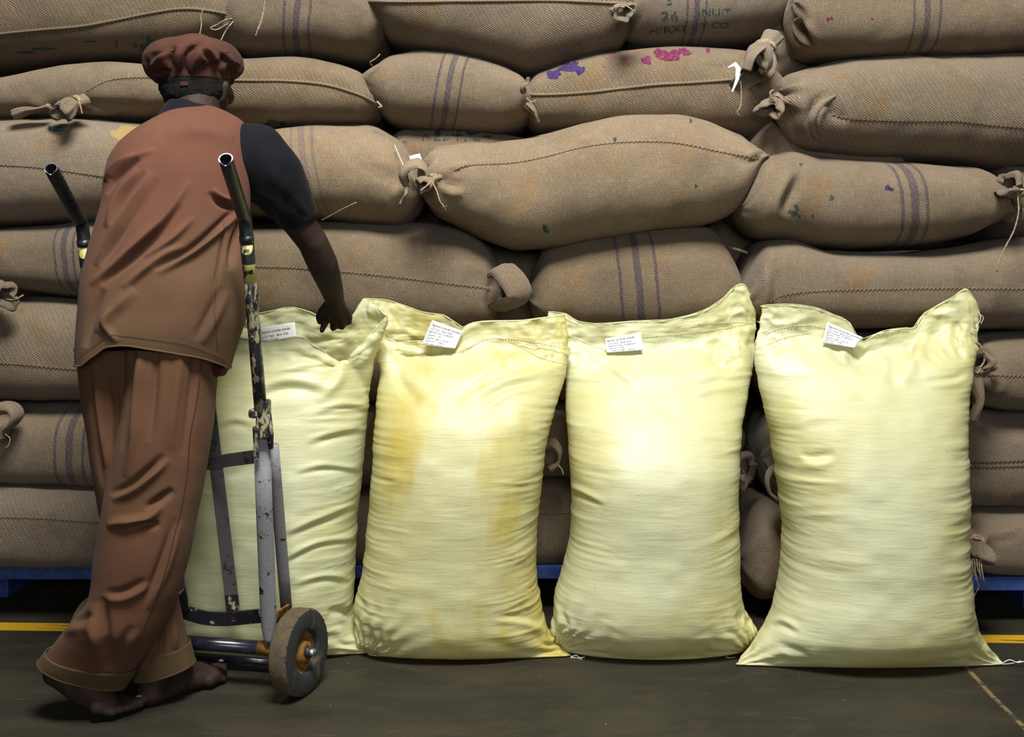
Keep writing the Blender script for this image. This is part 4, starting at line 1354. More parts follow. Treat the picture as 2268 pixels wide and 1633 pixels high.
s = SK['Y2'] = bag('mustard stained yellow bag whose label shows a wide notch in the mouth',
    [(None, 818, 1266, 2.600, 0.045, 1.35), (1438, 806, 1246, 2.635, 0.085, 1.7), (1400, 793, 1220, 2.665, 0.125, 2.05), (1340, 790, 1198, 2.70, 0.155, 2.35), (1240, 808, 1188, 2.72, 0.168, 2.45),
     (1150, 817, 1190, 2.725, 0.170, 2.45), (1050, 825, 1200, 2.725, 0.168, 2.45), (950, 832, 1216, 2.73, 0.155, 2.4), (880, 836, 1238, 2.745, 0.132, 2.25), (835, 842, 1252, 2.752, 0.104, 2.1)],
    835, (800, 1250), 2.765,
    [(800, 700), (840, 735), (860, 752), (885, 758), (960, 752), (1010, 745), (1025, 727), (1040, 718), (1090, 712), (1150, 711), (1200, 705), (1250, 698)],
    [(800, 661), (850, 664), (890, 675), (940, 692), (985, 699), (1008, 716), (1020, 728), (1035, 718), (1085, 711), (1150, 710), (1200, 704), (1250, 697)],
    32, hd_top=0.012, hd_mid=0.014, dust=1.0, green=0.05, wave=0.012, wr=1.15,
    creases=[([(1250, 805), (1170, 820), (1080, 850), (1010, 895)], 13, 0.010, 'fold'), ([(1248, 780), (1160, 790), (1090, 812), (1040, 850)], 9, 0.006, 'ridge'),
             ([(870, 800), (890, 850), (930, 900)], 14, 0.008, 'groove'), ([(1200, 850), (1120, 868), (1060, 910)], 10, 0.007, 'fold'),
             ([(850, 770), (890, 775), (960, 790)], 9, 0.008, 'ridge'), ([(1215, 1395), (1160, 1375), (1090, 1370)], 10, 0.007, 'fold')])
bag_stitch(s, [(1035, 772), (1080, 752), (1150, 752), (1210, 764), (1256, 770)])
bag_stitch(s, [(1090, 748), (1130, 756), (1180, 785), (1220, 800), (1255, 806)], M_YTHREAD, 0.0007, 6.0)
bag_stitch(s, [(860, 744), (880, 752), (930, 757)])
paper(s, s.root, (957, 709), (1026, 734), (1008, 773), (934, 764), 2.730, LINES('K28'), curl=0.006)
thread(s, [(1150, 760, 2.735), (1200, 766, 2.73), (1240, 770, 2.73), (1266, 771, 2.72)], 2.73)
thread(s, [(1266, 771, 2.72), (1260, 785, 2.72), (1268, 800, 2.71), (1262, 815, 2.71)], 2.72, 0.0008)
thread(s, [(1264, 1456, 2.598), (1276, 1452, 2.595), (1284, 1457, 2.59), (1295, 1456, 2.59)], 2.6, 0.0014)
thread(s, [(1264, 1457, 2.596), (1278, 1458, 2.59), (1290, 1461, 2.585)], 2.6, 0.0011)

s = SK['Y3'] = bag('pale yellow bag with a tall right corner above its horizontal label',
    [(None, 1252, 1628, 2.655, 0.070, 1.7), (1438, 1234, 1660, 2.665, 0.100, 1.9), (1398, 1222, 1672, 2.680, 0.130, 2.1), (1362, 1224, 1652, 2.695, 0.150, 2.3), (1310, 1234, 1636, 2.71, 0.163, 2.4),
     (1250, 1252, 1632, 2.72, 0.170, 2.45), (1150, 1268, 1630, 2.725, 0.172, 2.45), (1050, 1264, 1632, 2.725, 0.168, 2.45), (950, 1257, 1640, 2.750, 0.148, 2.4), (890, 1253, 1652, 2.775, 0.126, 2.25), (830, 1254, 1664, 2.800, 0.095, 2.1)],
    830, (1216, 1672), 2.815,
    [(1216, 692), (1245, 702), (1280, 718), (1320, 720), (1400, 714), (1470, 712), (1520, 702), (1560, 690), (1600, 665), (1630, 636), (1645, 630), (1660, 652), (1672, 690)],
    [(1216, 690), (1250, 694), (1282, 712), (1320, 717), (1400, 711), (1470, 709), (1520, 700), (1560, 687), (1600, 662), (1630, 633), (1643, 628), (1660, 652), (1672, 690)],
    33, dust=0.30, green=0.35, wave=0.014, wr=1.0,
    creases=[([(1300, 790), (1360, 825), (1420, 870)], 13, 0.008, 'fold'), ([(1260, 770), (1320, 790), (1380, 795)], 9, 0.006, 'ridge'),
             ([(1640, 790), (1605, 812), (1582, 790), (1590, 750)], 11, 0.010, 'groove'), ([(1650, 850), (1580, 855), (1500, 880)], 11, 0.008, 'fold'),
             ([(1250, 1080), (1290, 1095), (1340, 1120)], 8, 0.006, 'fold'), ([(1630, 1360), (1655, 1375), (1672, 1390)], 10, 0.012, 'groove')])
bag_stitch(s, [(1425, 746), (1480, 742), (1540, 735), (1600, 728), (1670, 715)])
bag_stitch(s, [(1500, 722), (1560, 716), (1620, 714), (1672, 716)], M_YTHREAD, 0.0007, 6.0)
bag_stitch(s, [(1256, 742), (1300, 760), (1345, 780)], M_YTHREAD, 0.0007, 6.0)
paper(s, s.root, (1340, 750), (1420, 736), (1423, 776), (1344, 782), 2.778,
      [('Agmark coriander powder', 0.04, 0.82, 0.26, 0.14), ('LOT NO.- 85A/ K25', 0.07, 0.70, 0.46, 0.10), ('BATCH NO.-D 850207', 0.08, 0.82, 0.62, 0.10), ('SHIFT- 1ST', 0.10, 0.50, 0.78, 0.10), ('DATE -28/11/2016', 0.16, 0.78, 0.93, 0.10)], curl=0.005)
thread(s, [(1678, 712, 2.76), (1688, 720, 2.75), (1694, 730, 2.75), (1688, 734, 2.75), (1684, 724, 2.75)], 2.75)
thread(s, [(1690, 738, 2.74), (1680, 750, 2.74), (1670, 765, 2.74), (1668, 785, 2.74), (1665, 808, 2.74)], 2.74, 0.0008)
thread(s, [(1628, 1456, 2.60), (1618, 1458, 2.595), (1608, 1456, 2.59)], 2.6)

s = SK['Y4'] = bag('rightmost yellow bag with two high corners and a sagging mouth',
    [(None, 1628, 2222, 2.542, 0.045, 1.35), (1450, 1648, 2204, 2.565, 0.085, 1.7), (1418, 1674, 2178, 2.59, 0.120, 2.0), (1385, 1700, 2158, 2.61, 0.145, 2.2), (1330, 1722, 2145, 2.63, 0.160, 2.4),
     (1270, 1735, 2136, 2.645, 0.168, 2.45), (1180, 1740, 2130, 2.65, 0.172, 2.45), (1050, 1722, 2128, 2.655, 0.168, 2.45), (950, 1706, 2130, 2.66, 0.152, 2.4), (880, 1688, 2140, 2.665, 0.130, 2.25), (830, 1676, 2150, 2.675, 0.108, 2.1)],
    830, (1690, 2166), 2.70,
    [(1690, 681), (1740, 677), (1800, 684), (1850, 702), (1880, 714), (1895, 745), (1908, 760), (1930, 746), (1980, 732), (2015, 728), (2024, 730), (2040, 702), (2070, 682), (2110, 660), (2140, 642), (2155, 662), (2166, 690)],
    [(1690, 676), (1740, 674), (1800, 680), (1850, 698), (1880, 711), (1895, 742), (1908, 756), (1930, 743), (1980, 729), (2015, 726), (2024, 728), (2040, 700), (2070, 680), (2110, 658), (2140, 640), (2155, 660), (2166, 690)],
    34, dust=0.25, green=0.15, wave=0.016, wr=1.0,
    creases=[([(1835, 775), (1880, 800), (1925, 795), (1960, 830)], 12, 0.012, 'groove'), ([(2060, 700), (2040, 770), (2000, 850)], 14, 0.012, 'ridge'),
             ([(1985, 790), (1980, 830), (1985, 860)], 12, 0.010, 'groove'), ([(2130, 705), (2118, 750), (2138, 800)], 10, 0.012, 'groove'),
             ([(1770, 1005), (1800, 1012), (1850, 1004)], 9, 0.008, 'groove'), ([(1770, 1025), (1810, 1032), (1850, 1022)], 9, 0.005, 'ridge'),
             ([(2145, 830), (2110, 845), (2050, 850)], 9, 0.007, 'fold'), ([(1700, 1390), (1730, 1380), (1770, 1400)], 9, 0.008, 'fold'), ([(1720, 1425), (1760, 1440), (1800, 1460)], 9, 0.006, 'groove')])
bag_stitch(s, [(1695, 740), (1740, 724), (1790, 720), (1840, 728)])
bag_stitch(s, [(1695, 766), (1740, 748), (1800, 736)], M_YTHREAD, 0.0007, 6.0)
bag_stitch(s, [(1940, 745), (1980, 735), (2016, 730)])
paper(s, s.root, (1832, 713), (1912, 748), (1893, 771), (1821, 760), 2.664, LINES('K27'), curl=0.006)
thread(s, [(2166, 690, 2.68), (2172, 700, 2.67), (2170, 712, 2.67), (2162, 722, 2.67), (2166, 732, 2.67), (2150, 730, 2.67)], 2.67)
thread(s, [(2168, 694, 2.67), (2178, 704, 2.67), (2172, 718, 2.67)], 2.67, 0.0008)
thread(s, [(2218, 1471, 2.545), (2236, 1462, 2.54), (2255, 1468, 2.535), (2280, 1462, 2.53)], 2.54, 0.0013)
thread(s, [(2218, 1472, 2.545), (2240, 1470, 2.54), (2262, 1464, 2.535)], 2.54, 0.0010)

# ------------------------------------------------------------------ hand truck
HT = thing('hand_truck', 'battered two wheeled steel hand truck with chipped paint', 'hand truck', (P(400, 1400, 2.45)[0], 2.42, 0))


def lerp(a, b, t):
    return np.asarray(a) * (1 - t) + np.asarray(b) * t


def flatbar(pts, w, t, side=(0, -1, 0)):
    """flat steel strip along a path: width w across, thickness t along 'side'"""
    Q = np.asarray(pts, float)
    tg = np.gradient(Q, axis=0)
    V, Fa = [], []
    for k in range(len(Q)):
        tt = tg[k] / np.linalg.norm(tg[k])
        n = np.array(side, float)
        n = n - tt * (n @ tt)
        n /= np.linalg.norm(n)
        c = np.cross(tt, n)
        for a, b in ((-1, -1), (1, -1), (1, 1), (-1, 1)):
            V.append(Q[k] + c * a * w / 2 + n * b * t / 2)
    for k in range(len(Q) - 1):
        for q in range(4):
            r = (q + 1) % 4
            Fa.append((4 * k + q, 4 * k + r, 4 * k + 4 + r, 4 * k + 4 + q))
    Fa.append((3, 2, 1, 0))
    e = 4 * (len(Q) - 1)
    Fa.append((e, e + 1, e + 2, e + 3))
    b = MB().add((V, Fa))
    return b


def hollow_tube_end(path, r):
    """outer tube with a notched open mouth at its first point"""
    Q = smooth_path(path, 34)
    t = np.gradient(Q, axis=0)
    t /= np.linalg.norm(t, axis=1, keepdims=True)
    seg = 24
    G = []
    u = np.array([1.0, 0, 0])

    def ring(k, rad, notch=0.0, lip=0.0):
        uu = u - t[k] * (u @ t[k])
        uu /= np.linalg.norm(uu)
        w = np.cross(t[k], uu)
        out = []
        for q in range(seg):
            a = 2 * PI * q / seg
            # the mouth is pinched: a notch on the camera side
            front = max(0.0, math.cos(a - PI / 2)) ** 6
            rr = rad * (1 - 0.24 * front * notch)
            out.append(Q[k] + uu * math.cos(a) * rr + w * math.sin(a) * rr + t[k] * (0.010 * front * notch + lip))
        return out
    for k in range(len(Q) - 1, 0, -1):
        G.append(ring(k, r, max(0, 1 - k / 5.0)))
    G.append(ring(0, r, 1.0))
    outer = np.array(G)
    inner = np.array([ring(0, r * 0.99, 1.0, -0.0006), ring(0, r * 0.80, 1.0, -0.0006), ring(2, r * 0.80, 0.8), ring(12, r * 0.80, 0.0)])
    return outer, inner


def rail(tip, bend, mid, low, name):
    path = [P(*tip), lerp(P(*tip), P(*bend), 0.5), lerp(P(*tip), P(*bend), 0.86), P(*bend), lerp(P(*bend), P(*mid), 0.22)]
    o, i = hollow_tube_end(path, 0.0146)
    h = grid_mesh('handle', o[::-1], M_GRIP, HT, True, (False, False))
    grid_mesh('cut_edge', i[:2][::-1], M_CUT, h, True)
    grid_mesh('bore', i[1:][::-1], M_GRIP, h, True, (True, False))
    a, b = lerp(P(*bend), P(*mid), 0.10), P(*mid)
    return h


# right rail
tipR, bendR = (500, 352, 1.995), (543, 490, 2.175)
midR, lowR = (577, 905, 2.265), (594, 1398, 2.375)
rail(tipR, bendR, midR, lowR, 'R')
pa, pb = P(*bendR), P(*midR)
MB().tube([lerp(pa, pb, 0.075), lerp(pa, pb, 0.11)], 0.0158, seg=20).build('clamp_collar', M_GRIP, HT)
MB().tube([lerp(pa, pb, 0.12), lerp(pa, pb, 0.32)], 0.0142, seg=22).build('yellow_band', M_YELLOWP, HT)
up_ = MB().tube([lerp(pa, pb, t) for t in (0.30, 0.36, 0.385, 0.40, 0.43, 0.46, 0.7, 1.04)], [0.0141, 0.0141, 0.0150, 0.0172, 0.0150, 0.0141, 0.0141, 0.0141], seg=22).build('upper_rail', M_STEEL_MOTTLE, HT)
pc, pdn = P(*midR), P(*lowR)
# welded joint: sleeve halves, weld bead, bolt
bevel(MB().box(lerp(pc, pdn, 0.045) + [0.006, 0, 0], 0.030, 0.030, 0.088).build('joint_sleeve', M_STEEL_MOTTLE, HT, False), 0.005)
MB().tube([lerp(pc, pdn, 0.02) + [0.020, -0.008, 0], lerp(pc, pdn, 0.10) + [0.022, -0.012, 0], lerp(pc, pdn, 0.17) + [0.022, -0.006, 0]], [0.006, 0.009, 0.006], seg=8).build('weld_bead', M_STEEL_MOTTLE, HT)
kb = lerp(pc, pdn, 0.02) + [-0.014, -0.006, 0]
MB().tube([kb + [0.012, 0, 0], kb, kb + [-0.010, 0, 0]], [0.0085, 0.0115, 0.0095], seg=6).build('bolt', M_STEEL_MOTTLE, HT, False)
bevel(flatbar([lerp(pc, pdn, 0.07) + [-0.010, -0.016, 0], lerp(pc, pdn, 0.22) + [-0.008, -0.017, 0]], 0.011, 0.006).build('joint_plate', M_STEEL_MOTTLE, HT, False), 0.002)
# lower rail: rounded channel, narrowing to the axle
q0, q1 = lerp(pc, pdn, 0.125), P(597, 1425, 2.382)
lr = [(0.0, 0.0195, 0.010), (0.35, 0.0195, 0.010), (0.8, 0.0195, 0.010), (0.92, 0.0180, 0.011), (0.97, 0.014, 0.012), (1.0, 0.012, 0.012)]
MB().tube([lerp(q0, q1, t) for t, _, _ in lr], [(b, a) for _, a, b in lr], seg=20, up=[0, 1, 0]).build('lower_rail', M_STEEL_GREY, HT)
# left rail, mostly hidden behind the man
tipL, bendL, midL = (113, 373, 2.155), (182, 500, 2.345), (226, 905, 2.432)
rail(tipL, bendL, midL, None, 'L')
la, lb = P(*bendL), P(*midL)
MB().tube([lerp(la, lb, 0.075), lerp(la, lb, 0.11)], 0.0158, seg=20).build('clamp_collar', M_GRIP, HT)
MB().tube([lerp(la, lb, 0.10), lerp(la, lb, 0.32)], 0.0142, seg=22).build('yellow_band', M_YELLOWP, HT)
MB().tube([lerp(la, lb, t) for t in (0.30, 0.5, 0.8, 1.05)], 0.0141, seg=22).build('upper_rail', M_STEEL_MOTTLE, HT)
lq0, lq1 = lerp(la, lb, 1.0), P(275, 1400, 2.482)
MB().tube([lerp(lq0, lq1, t) for t, _, _ in lr], [(b, a) for _, a, b in lr], seg=20, up=[0, 1, 0]).build('lower_rail', M_STEEL_GREY, HT)
# upper cross bar, bowed away from the man, and two slats
cbR, cbL = P(562, 1012, 2.305), P(236, 1010, 2.425)
UB = smooth_path([P(*p) for p in ((563, 1012, 2.305), (510, 1019, 2.36), (458, 1027, 2.40), (380, 1028, 2.425), (300, 1018, 2.44), (234, 1008, 2.448))], 26)
bevel(flatbar(UB, 0.031, 0.006).build('upper_cross_bar', M_STEEL_DARK, HT, False), 0.0015)
CL = smooth_path([P(*p) for p in ((606, 1362, 2.385), (560, 1366, 2.42), (505, 1371, 2.45), (455, 1369, 2.46), (415, 1358, 2.462), (385, 1349, 2.465), (335, 1346, 2.468), (276, 1352, 2.478))], 34)
bevel(flatbar(CL, 0.034, 0.007).build('lower_cross_bar', M_STEEL_BLACK, HT, False), 0.0015)
for (bx, by, tx, ty) in ((518, 1364, 461, 880), (405, 1352, 330, 880)):
    b0, b1 = P(bx, by, 2.452), P(tx, ty, 2.405)
    bevel(flatbar([lerp(b0, b1, t) for t in np.linspace(0, 1, 8)], 0.032, 0.006).build('slat', M_STEEL_DARK, HT, False), 0.0015)
    bevel(flatbar([b0, lerp(b0, b1, 0.10)], 0.0325, 0.008).build('slat_foot', M_STEEL_BLACK, HT, False), 0.0015)
# side stay bars running to the load side
s0, s1 = P(604, 985, 2.31), P(634, 1346, 2.47)
MB().tube([lerp(s0, s1, t) for t in np.linspace(0, 1, 6)], [(0.009, 0.0145)] * 6, seg=16, up=[0, 1, 0]).build('side_stay', M_STEEL_GREY, HT)
bevel(flatbar([P(612, 1368, 2.40), P(640, 1350, 2.47)], 0.034, 0.006).build('stay_bracket', M_RUST, HT, False), 0.0015)
s0, s1 = P(238, 985, 2.45), P(300, 1346, 2.56)
MB().tube([lerp(s0, s1, t) for t in np.linspace(0, 1, 6)], [(0.009, 0.0145)] * 6, seg=16, up=[0, 1, 0]).build('side_stay', M_STEEL_GREY, HT)
# axle, toe plate
axR, axL = P(692, 1443, 2.372), P(208, 1408, 2.482)
axR[2] = axL[2] = 0.100
adir = (axR - axL) / np.linalg.norm(axR - axL)
MB().tube([axL + adir * 0.02, axR - adir * 0.075], 0.0165, seg=22).build('axle_tube', M_AXLE, HT)
MB().tube([axR - adir * 0.135, axR - adir * 0.080], 0.0172, seg=22).build('rusty_hub_sleeve', M_RUST, HT)
MB().tube([axL - adir * 0.01, axR], 0.0085, seg=18).build('axle_pin', M_CUT, HT)
tpR, tpL = axR - adir * 0.105, axL + adir * 0.20
tdir = np.array([adir[1], -adir[0], 0]) * -1.0
Rm = np.stack([adir, tdir, np.array([0, 0, 1.0])], 1)
bevel(MB().box((tpR + tpL) / 2 + tdir * 0.112 + np.array([0, 0, -0.0955]), np.linalg.norm(tpR - tpL), 0.028, 0.006, Rm).build('toe_plate', M_AXLE, HT, False), 0.002)
MB().tube([tpL + tdir * 0.098 + [0, 0, -0.073], tpR + tdir * 0.098 + [0, 0, -0.073]], 0.009, seg=16).build('toe_bar', M_AXLE, HT)

for c_ in (tpL, tpR):
    MB().tube([c_ + [0, 0, -0.004], c_ + tdir * 0.06 + [0, 0, -0.050], c_ + tdir * 0.098 + [0, 0, -0.073]], 0.007, seg=12).build('toe_arm', M_AXLE, HT)


def wheel(c, ax, ang):
    """solid rubber wheel, axis ax turned by ang about z"""
    ca, sa = math.cos(ang), math.sin(ang)
    a = np.array([ax[0] * ca - ax[1] * sa, ax[0] * sa + ax[1] * ca, 0.05])
    a /= np.linalg.norm(a)
    u = np.cross(a, [0, 0, 1.0])
    u /= np.linalg.norm(u)
    w = np.cross(a, u)
    R = 0.0985
    ph = np.linspace(0, 2 * PI, 64, endpoint=False)

    def rev(prof, wob=0.0):
        return np.array([[c + a * x + (u * math.cos(p) + w * math.sin(p)) * (r * (1 + wob * math.sin(17 * p + x * 200) * 0.5 + wob * 0.7 * math.sin(41 * p))) for p in ph] for x, r in prof])
    hw = 0.024
    t = grid_mesh('tyre', rev([(-hw, R * 0.50), (-hw, R * 0.93), (-hw * 0.86, R * 0.985), (-hw * 0.6, R), (0, R), (hw * 0.6, R), (hw * 0.80, R * 0.992), (hw * 0.98, R * 0.955)], 0.006), M_TREAD, HT, True)
    grid_mesh('tyre_sidewall', rev([(hw * 0.98, R * 0.955), (hw * 1.08, R * 0.90), (hw * 1.02, R * 0.70), (hw * 1.05, R * 0.55), (hw * 0.9, R * 0.50), (hw * 0.2, R * 0.47)], 0.004), M_RUBBER, HT, True)
    grid_mesh('rim', rev([(hw * 0.55, R * 0.50), (hw * 0.40, R * 0.46), (hw * 0.15, R * 0.36), (hw * 0.15, R * 0.26), (hw * 0.9, R * 0.24), (hw * 0.95, R * 0.15), (hw * 0.95, R * 0.02)]), M_RUST, HT, True)
    grid_mesh('rim', rev([(-hw * 0.95, R * 0.02), (-hw * 0.95, R * 0.25), (-hw * 0.5, R * 0.3), (-hw * 0.5, R * 0.50)]), M_RUST, HT, True)
    rnd = random.Random(3)
    b = MB()
    for k in range(34):
        p = rnd.uniform(0, 2 * PI)
        e = u * math.cos(p) + w * math.sin(p)
        q = c + a * (hw * 0.9) + e * R * 0.955
        b.tube([q, q + e * rnd.uniform(0.001, 0.005) + a * rnd.uniform(-0.003, 0.005)], [0.0014, 0.0005], seg=4)
    o = b.build('rubber_burrs', M_RUBBER, HT)
    o['kind'] = 'stuff'
    MB().tube([c + a * hw * 0.9, c + a * (hw * 0.9 + 0.010)], 0.0135, seg=18).build('hub_washer', M_GRIP, HT)
    MB().tube([c + a * hw * 0.9, c + a * (hw * 0.9 + 0.022)], 0.0085, seg=16).build('axle_end', M_CUT, HT)


wheel(np.array([*(axR - adir * 0.034)[:2], 0.099]), adir, -0.15)
wheel(np.array([*(axL + adir * 0.012)[:2], 0.099]), adir, 0.0)

# ------------------------------------------------------------------ the man
MAN = thing('person', 'man in rust brown tunic, brown trousers and cap, barefoot, reaching into a yellow bag', 'person', (P(300, 1560, 2.3)[0], 2.31, 0))


def loft(rows, nrow, M, n=2.2):
    """rows: (yl, xl, yr, xr, dl, dr, half depth[, squareness]) in pixels / metres"""
    A = np.array([(list(r) + [n])[:8] for r in rows], float)
    L = np.array([P(r[1], r[0], r[4]) for r in A])
    Rr = np.array([P(r[3], r[2], r[5]) for r in A])
    par = np.concatenate([[0], np.cumsum(np.linalg.norm(np.diff((L + Rr) / 2, axis=0), axis=1) + 1e-4)])
    T = np.linspace(0, par[-1], nrow)
    D = pchip(par, np.concatenate([L, Rr, A[:, 6:8]], 1), T)
    ph = np.linspace(0, 2 * PI, M, endpoint=False)
    G = np.zeros((nrow, M, 3))
    for i in range(nrow):
        l, r, hd, nn = D[i, :3], D[i, 3:6], D[i, 6], D[i, 7]
        c, h = (l + r) / 2, (r - l) / 2
        perp = np.array([-h[1], h[0], 0.0])
        perp /= max(np.linalg.norm(perp), 1e-6)
        sx, cy = spow(np.sin(ph), 2 / nn), spow(np.cos(ph), 2 / nn)
        G[i] = c + sx[:, None] * h + (cy * hd)[:, None] * perp
    return G


def cloth_noise(G, a, f, seed):
    N = grid_normals(G)
    x, z = G[..., 0], G[..., 2]
    d = a * vn(x * f + G[..., 1] * f * 0.4, z * f, seed) + a * 0.4 * vn(x * f * 2.7, z * f * 2.3, seed + 1)
    return G + N * d[..., None]


def solid(o, t):
    m = o.modifiers.new('cloth_thickness', 'SOLIDIFY')
    m.thickness, m.offset = t, 0
    return o


# ---- body: one continuous mesh
def capsule(a, b, ra, rb, seg=18):
    a, b = np.asarray(a, float), np.asarray(b, float)
    ax = b - a
    L = max(np.linalg.norm(ax), 1e-6)
    ax = ax / L
    path, rad = [], []
    for t in np.linspace(PI / 2, 0.0, 6):
        path.append(a - ax * ra * math.sin(t))
        rad.append(max(ra * math.cos(t), 0.0006))
    for t in np.linspace(0, PI / 2, 6):
        path.append(b + ax * rb * math.sin(t))
        rad.append(max(rb * math.cos(t), 0.0006))
    path, rad = np.array(path), np.array(rad)
    u = np.cross(ax, [0, 0, 1.0]) if abs(ax[2]) < 0.9 else np.cross(ax, [0, 1.0, 0])
    u /= np.linalg.norm(u)
    w = np.cross(ax, u)
    V, Fa = [], []
    for p, r in zip(path, rad):
        for q in range(seg):
            an = 2 * PI * q / seg
            V.append(p + (u * math.cos(an) + w * math.sin(an)) * r)
    n = len(path)
    for k in range(n - 1):
        for q in range(seg):
            r2 = (q + 1) % seg
            Fa.append((k * seg + q, k * seg + r2, (k + 1) * seg + r2, (k + 1) * seg + q))
    Fa.append(tuple(range(seg - 1, -1, -1)))
    Fa.append(tuple((n - 1) * seg + q for q in range(seg)))
    return V, Fa


BB = MB()


def limb(pts, radii):
    for k in range(len(pts) - 1):
        BB.add(capsule(pts[k], pts[k + 1], radii[k], radii[k + 1]))


def ellipsoid(c, rx, ry, rz):
    V, Fa = [], []
    nu, nv = 20, 28
    for i in range(nu + 1):
        t = PI * min(max(i / nu, 0.004), 0.996)
        for j in range(nv):
            p = 2 * PI * j / nv
            V.append(np.array(c) + [rx * math.sin(t) * math.cos(p), ry * math.sin(t) * math.sin(p), rz * math.cos(t)])
    for i in range(nu):
        for j in range(nv):
            k = (j + 1) % nv
            Fa.append((i * nv + j, (i + 1) * nv + j, (i + 1) * nv + k, i * nv + k))
    Fa.append(tuple(range(nv)))
    Fa.append(tuple(nu * nv + j for j in range(nv - 1, -1, -1)))
    BB.add((V, Fa))


hipc = P(330, 800, 2.285)
hipR, hipL = P(395, 830, 2.275), P(255, 830, 2.30)
chest, shc = P(390, 430, 2.345), P(425, 310, 2.405)
shR, shL = P(548, 335, 2.395), P(318, 350, 2.42)
limb([hipc, P(355, 620, 2.31), chest, shc, P(435, 262, 2.435)], [0.062, 0.095, 0.100, 0.080, 0.050])
limb([hipL, hipc, hipR], [0.062, 0.070, 0.062])
limb([shL, P(355, 330, 2.405), shc, P(500, 320, 2.40), shR], [0.050, 0.070, 0.075, 0.065, 0.050])
# head and face (turned away, a little to the right)
HC = P(434, 178, 2.495)
limb([P(432, 265, 2.43), P(437, 215, 2.468), HC], [0.057, 0.055, 0.062])
ellipsoid(HC, 0.079, 0.092, 0.108)
fa = math.radians(16)
fd = np.array([math.sin(fa), math.cos(fa), -0.18])
fd /= np.linalg.norm(fd)
rt = np.array([math.cos(fa), -math.sin(fa), 0.0])
upv = np.cross(rt, fd)
hp = lambda r_, f_, u_: HC + rt * r_ + fd * f_ + upv * u_
limb([hp(0, 0.045, -0.055), hp(0, 0.068, -0.092)], [0.055, 0.030])               # jaw and chin
limb([hp(-0.05, 0.02, -0.05), hp(-0.02, 0.060, -0.085)], [0.030, 0.022])
limb([hp(0.05, 0.02, -0.05), hp(0.02, 0.060, -0.085)], [0.030, 0.022])
limb([hp(0, 0.088, 0.008), hp(0, 0.108, -0.030)], [0.009, 0.015])                # nose
limb([hp(-0.014, 0.098, -0.034), hp(0.014, 0.098, -0.034)], [0.010, 0.010])
limb([hp(-0.05, 0.074, 0.022), hp(0, 0.088, 0.026), hp(0.05, 0.074, 0.022)], [0.010, 0.012, 0.010])   # brow
limb([hp(-0.022, 0.090, -0.058), hp(0, 0.096, -0.056), hp(0.022, 0.090, -0.058)], [0.006, 0.008, 0.006])
limb([hp(-0.020, 0.089, -0.068), hp(0, 0.095, -0.069), hp(0.020, 0.089, -0.068)], [0.006, 0.009, 0.006])
for sg in (-1, 1):
    limb([hp(sg * 0.045, 0.070, -0.022), hp(sg * 0.060, 0.040, -0.020)], [0.020, 0.020])             # cheeks
    limb([hp(sg * 0.031, 0.082, 0.004), hp(sg * 0.034, 0.080, 0.004)], [0.011, 0.011])               # eyelids
    limb([hp(sg * 0.078, 0.006, -0.006), hp(sg * 0.086, -0.004, -0.020), hp(sg * 0.078, 0.004, -0.052)], [0.009, 0.011, 0.008])   # ears
# right arm, reaching to the bag
elR, wrR = P(692, 535, 2.475), P(741, 662, 2.600)
limb([shR, P(610, 420, 2.42), elR], [0.052, 0.045, 0.037])
limb([elR, P(715, 585, 2.52), P(732, 632, 2.575), wrR], [0.037, 0.038, 0.031, 0.0255])
pk = [P(724, 706, 2.632), P(740, 713, 2.645), P(757, 712, 2.655), P(772, 703, 2.662)]
for k, p in enumerate(pk):
    limb([wrR, lerp(wrR, p, 0.5), p], [0.022, 0.015, 0.0115])
BB.add(capsule(lerp(wrR, pk[1], 0.35), lerp(wrR, pk[2], 0.8), 0.022, 0.016))
limb([pk[0], P(717, 722, 2.628), P(713, 733, 2.622)], [0.0105, 0.0085, 0.0072])                        # index pointing down
limb([pk[1], P(738, 726, 2.660), P(742, 722, 2.682), P(746, 712, 2.690)], [0.0108, 0.0098, 0.0088, 0.0078])
limb([pk[2], P(757, 724, 2.672), P(759, 720, 2.692), P(760, 710, 2.700)], [0.0105, 0.0095, 0.0086, 0.0076])
limb([pk[3], P(773, 714, 2.680), P(773, 710, 2.698), P(772, 702, 2.704)], [0.0096, 0.0086, 0.0078, 0.0070])
limb([lerp(wrR, P(716, 690, 2.61), 0.35), P(714, 690, 2.622), P(707, 702, 2.632), P(709, 713, 2.642)], [0.015, 0.0125, 0.0102, 0.0085])   # thumb
# left arm, hidden in front of the chest, hand resting on the bag mouth
elL, wrL = P(312, 500, 2.54), P(410, 640, 2.555)
limb([shL, P(312, 430, 2.48), elL], [0.050, 0.044, 0.036])
limb([elL, P(355, 570, 2.56), wrL], [0.036, 0.035, 0.024])
for k in range(4):
    kn = wrL + np.array([0.030 + 0.016 * k, 0.045 + 0.006 * k, -0.050 + 0.006 * k])
    limb([wrL, kn], [0.020, 0.0115])
    limb([kn, kn + [0.010, 0.020, -0.028], kn + [0.004, 0.034, -0.046], kn + [-0.004, 0.030, -0.060]], [0.0105, 0.0095, 0.0085, 0.0072])
limb([wrL, wrL + [-0.004, 0.034, -0.034], wrL + [0.004, 0.050, -0.058], wrL + [0.016, 0.056, -0.072]], [0.016, 0.0125, 0.0105, 0.0085])
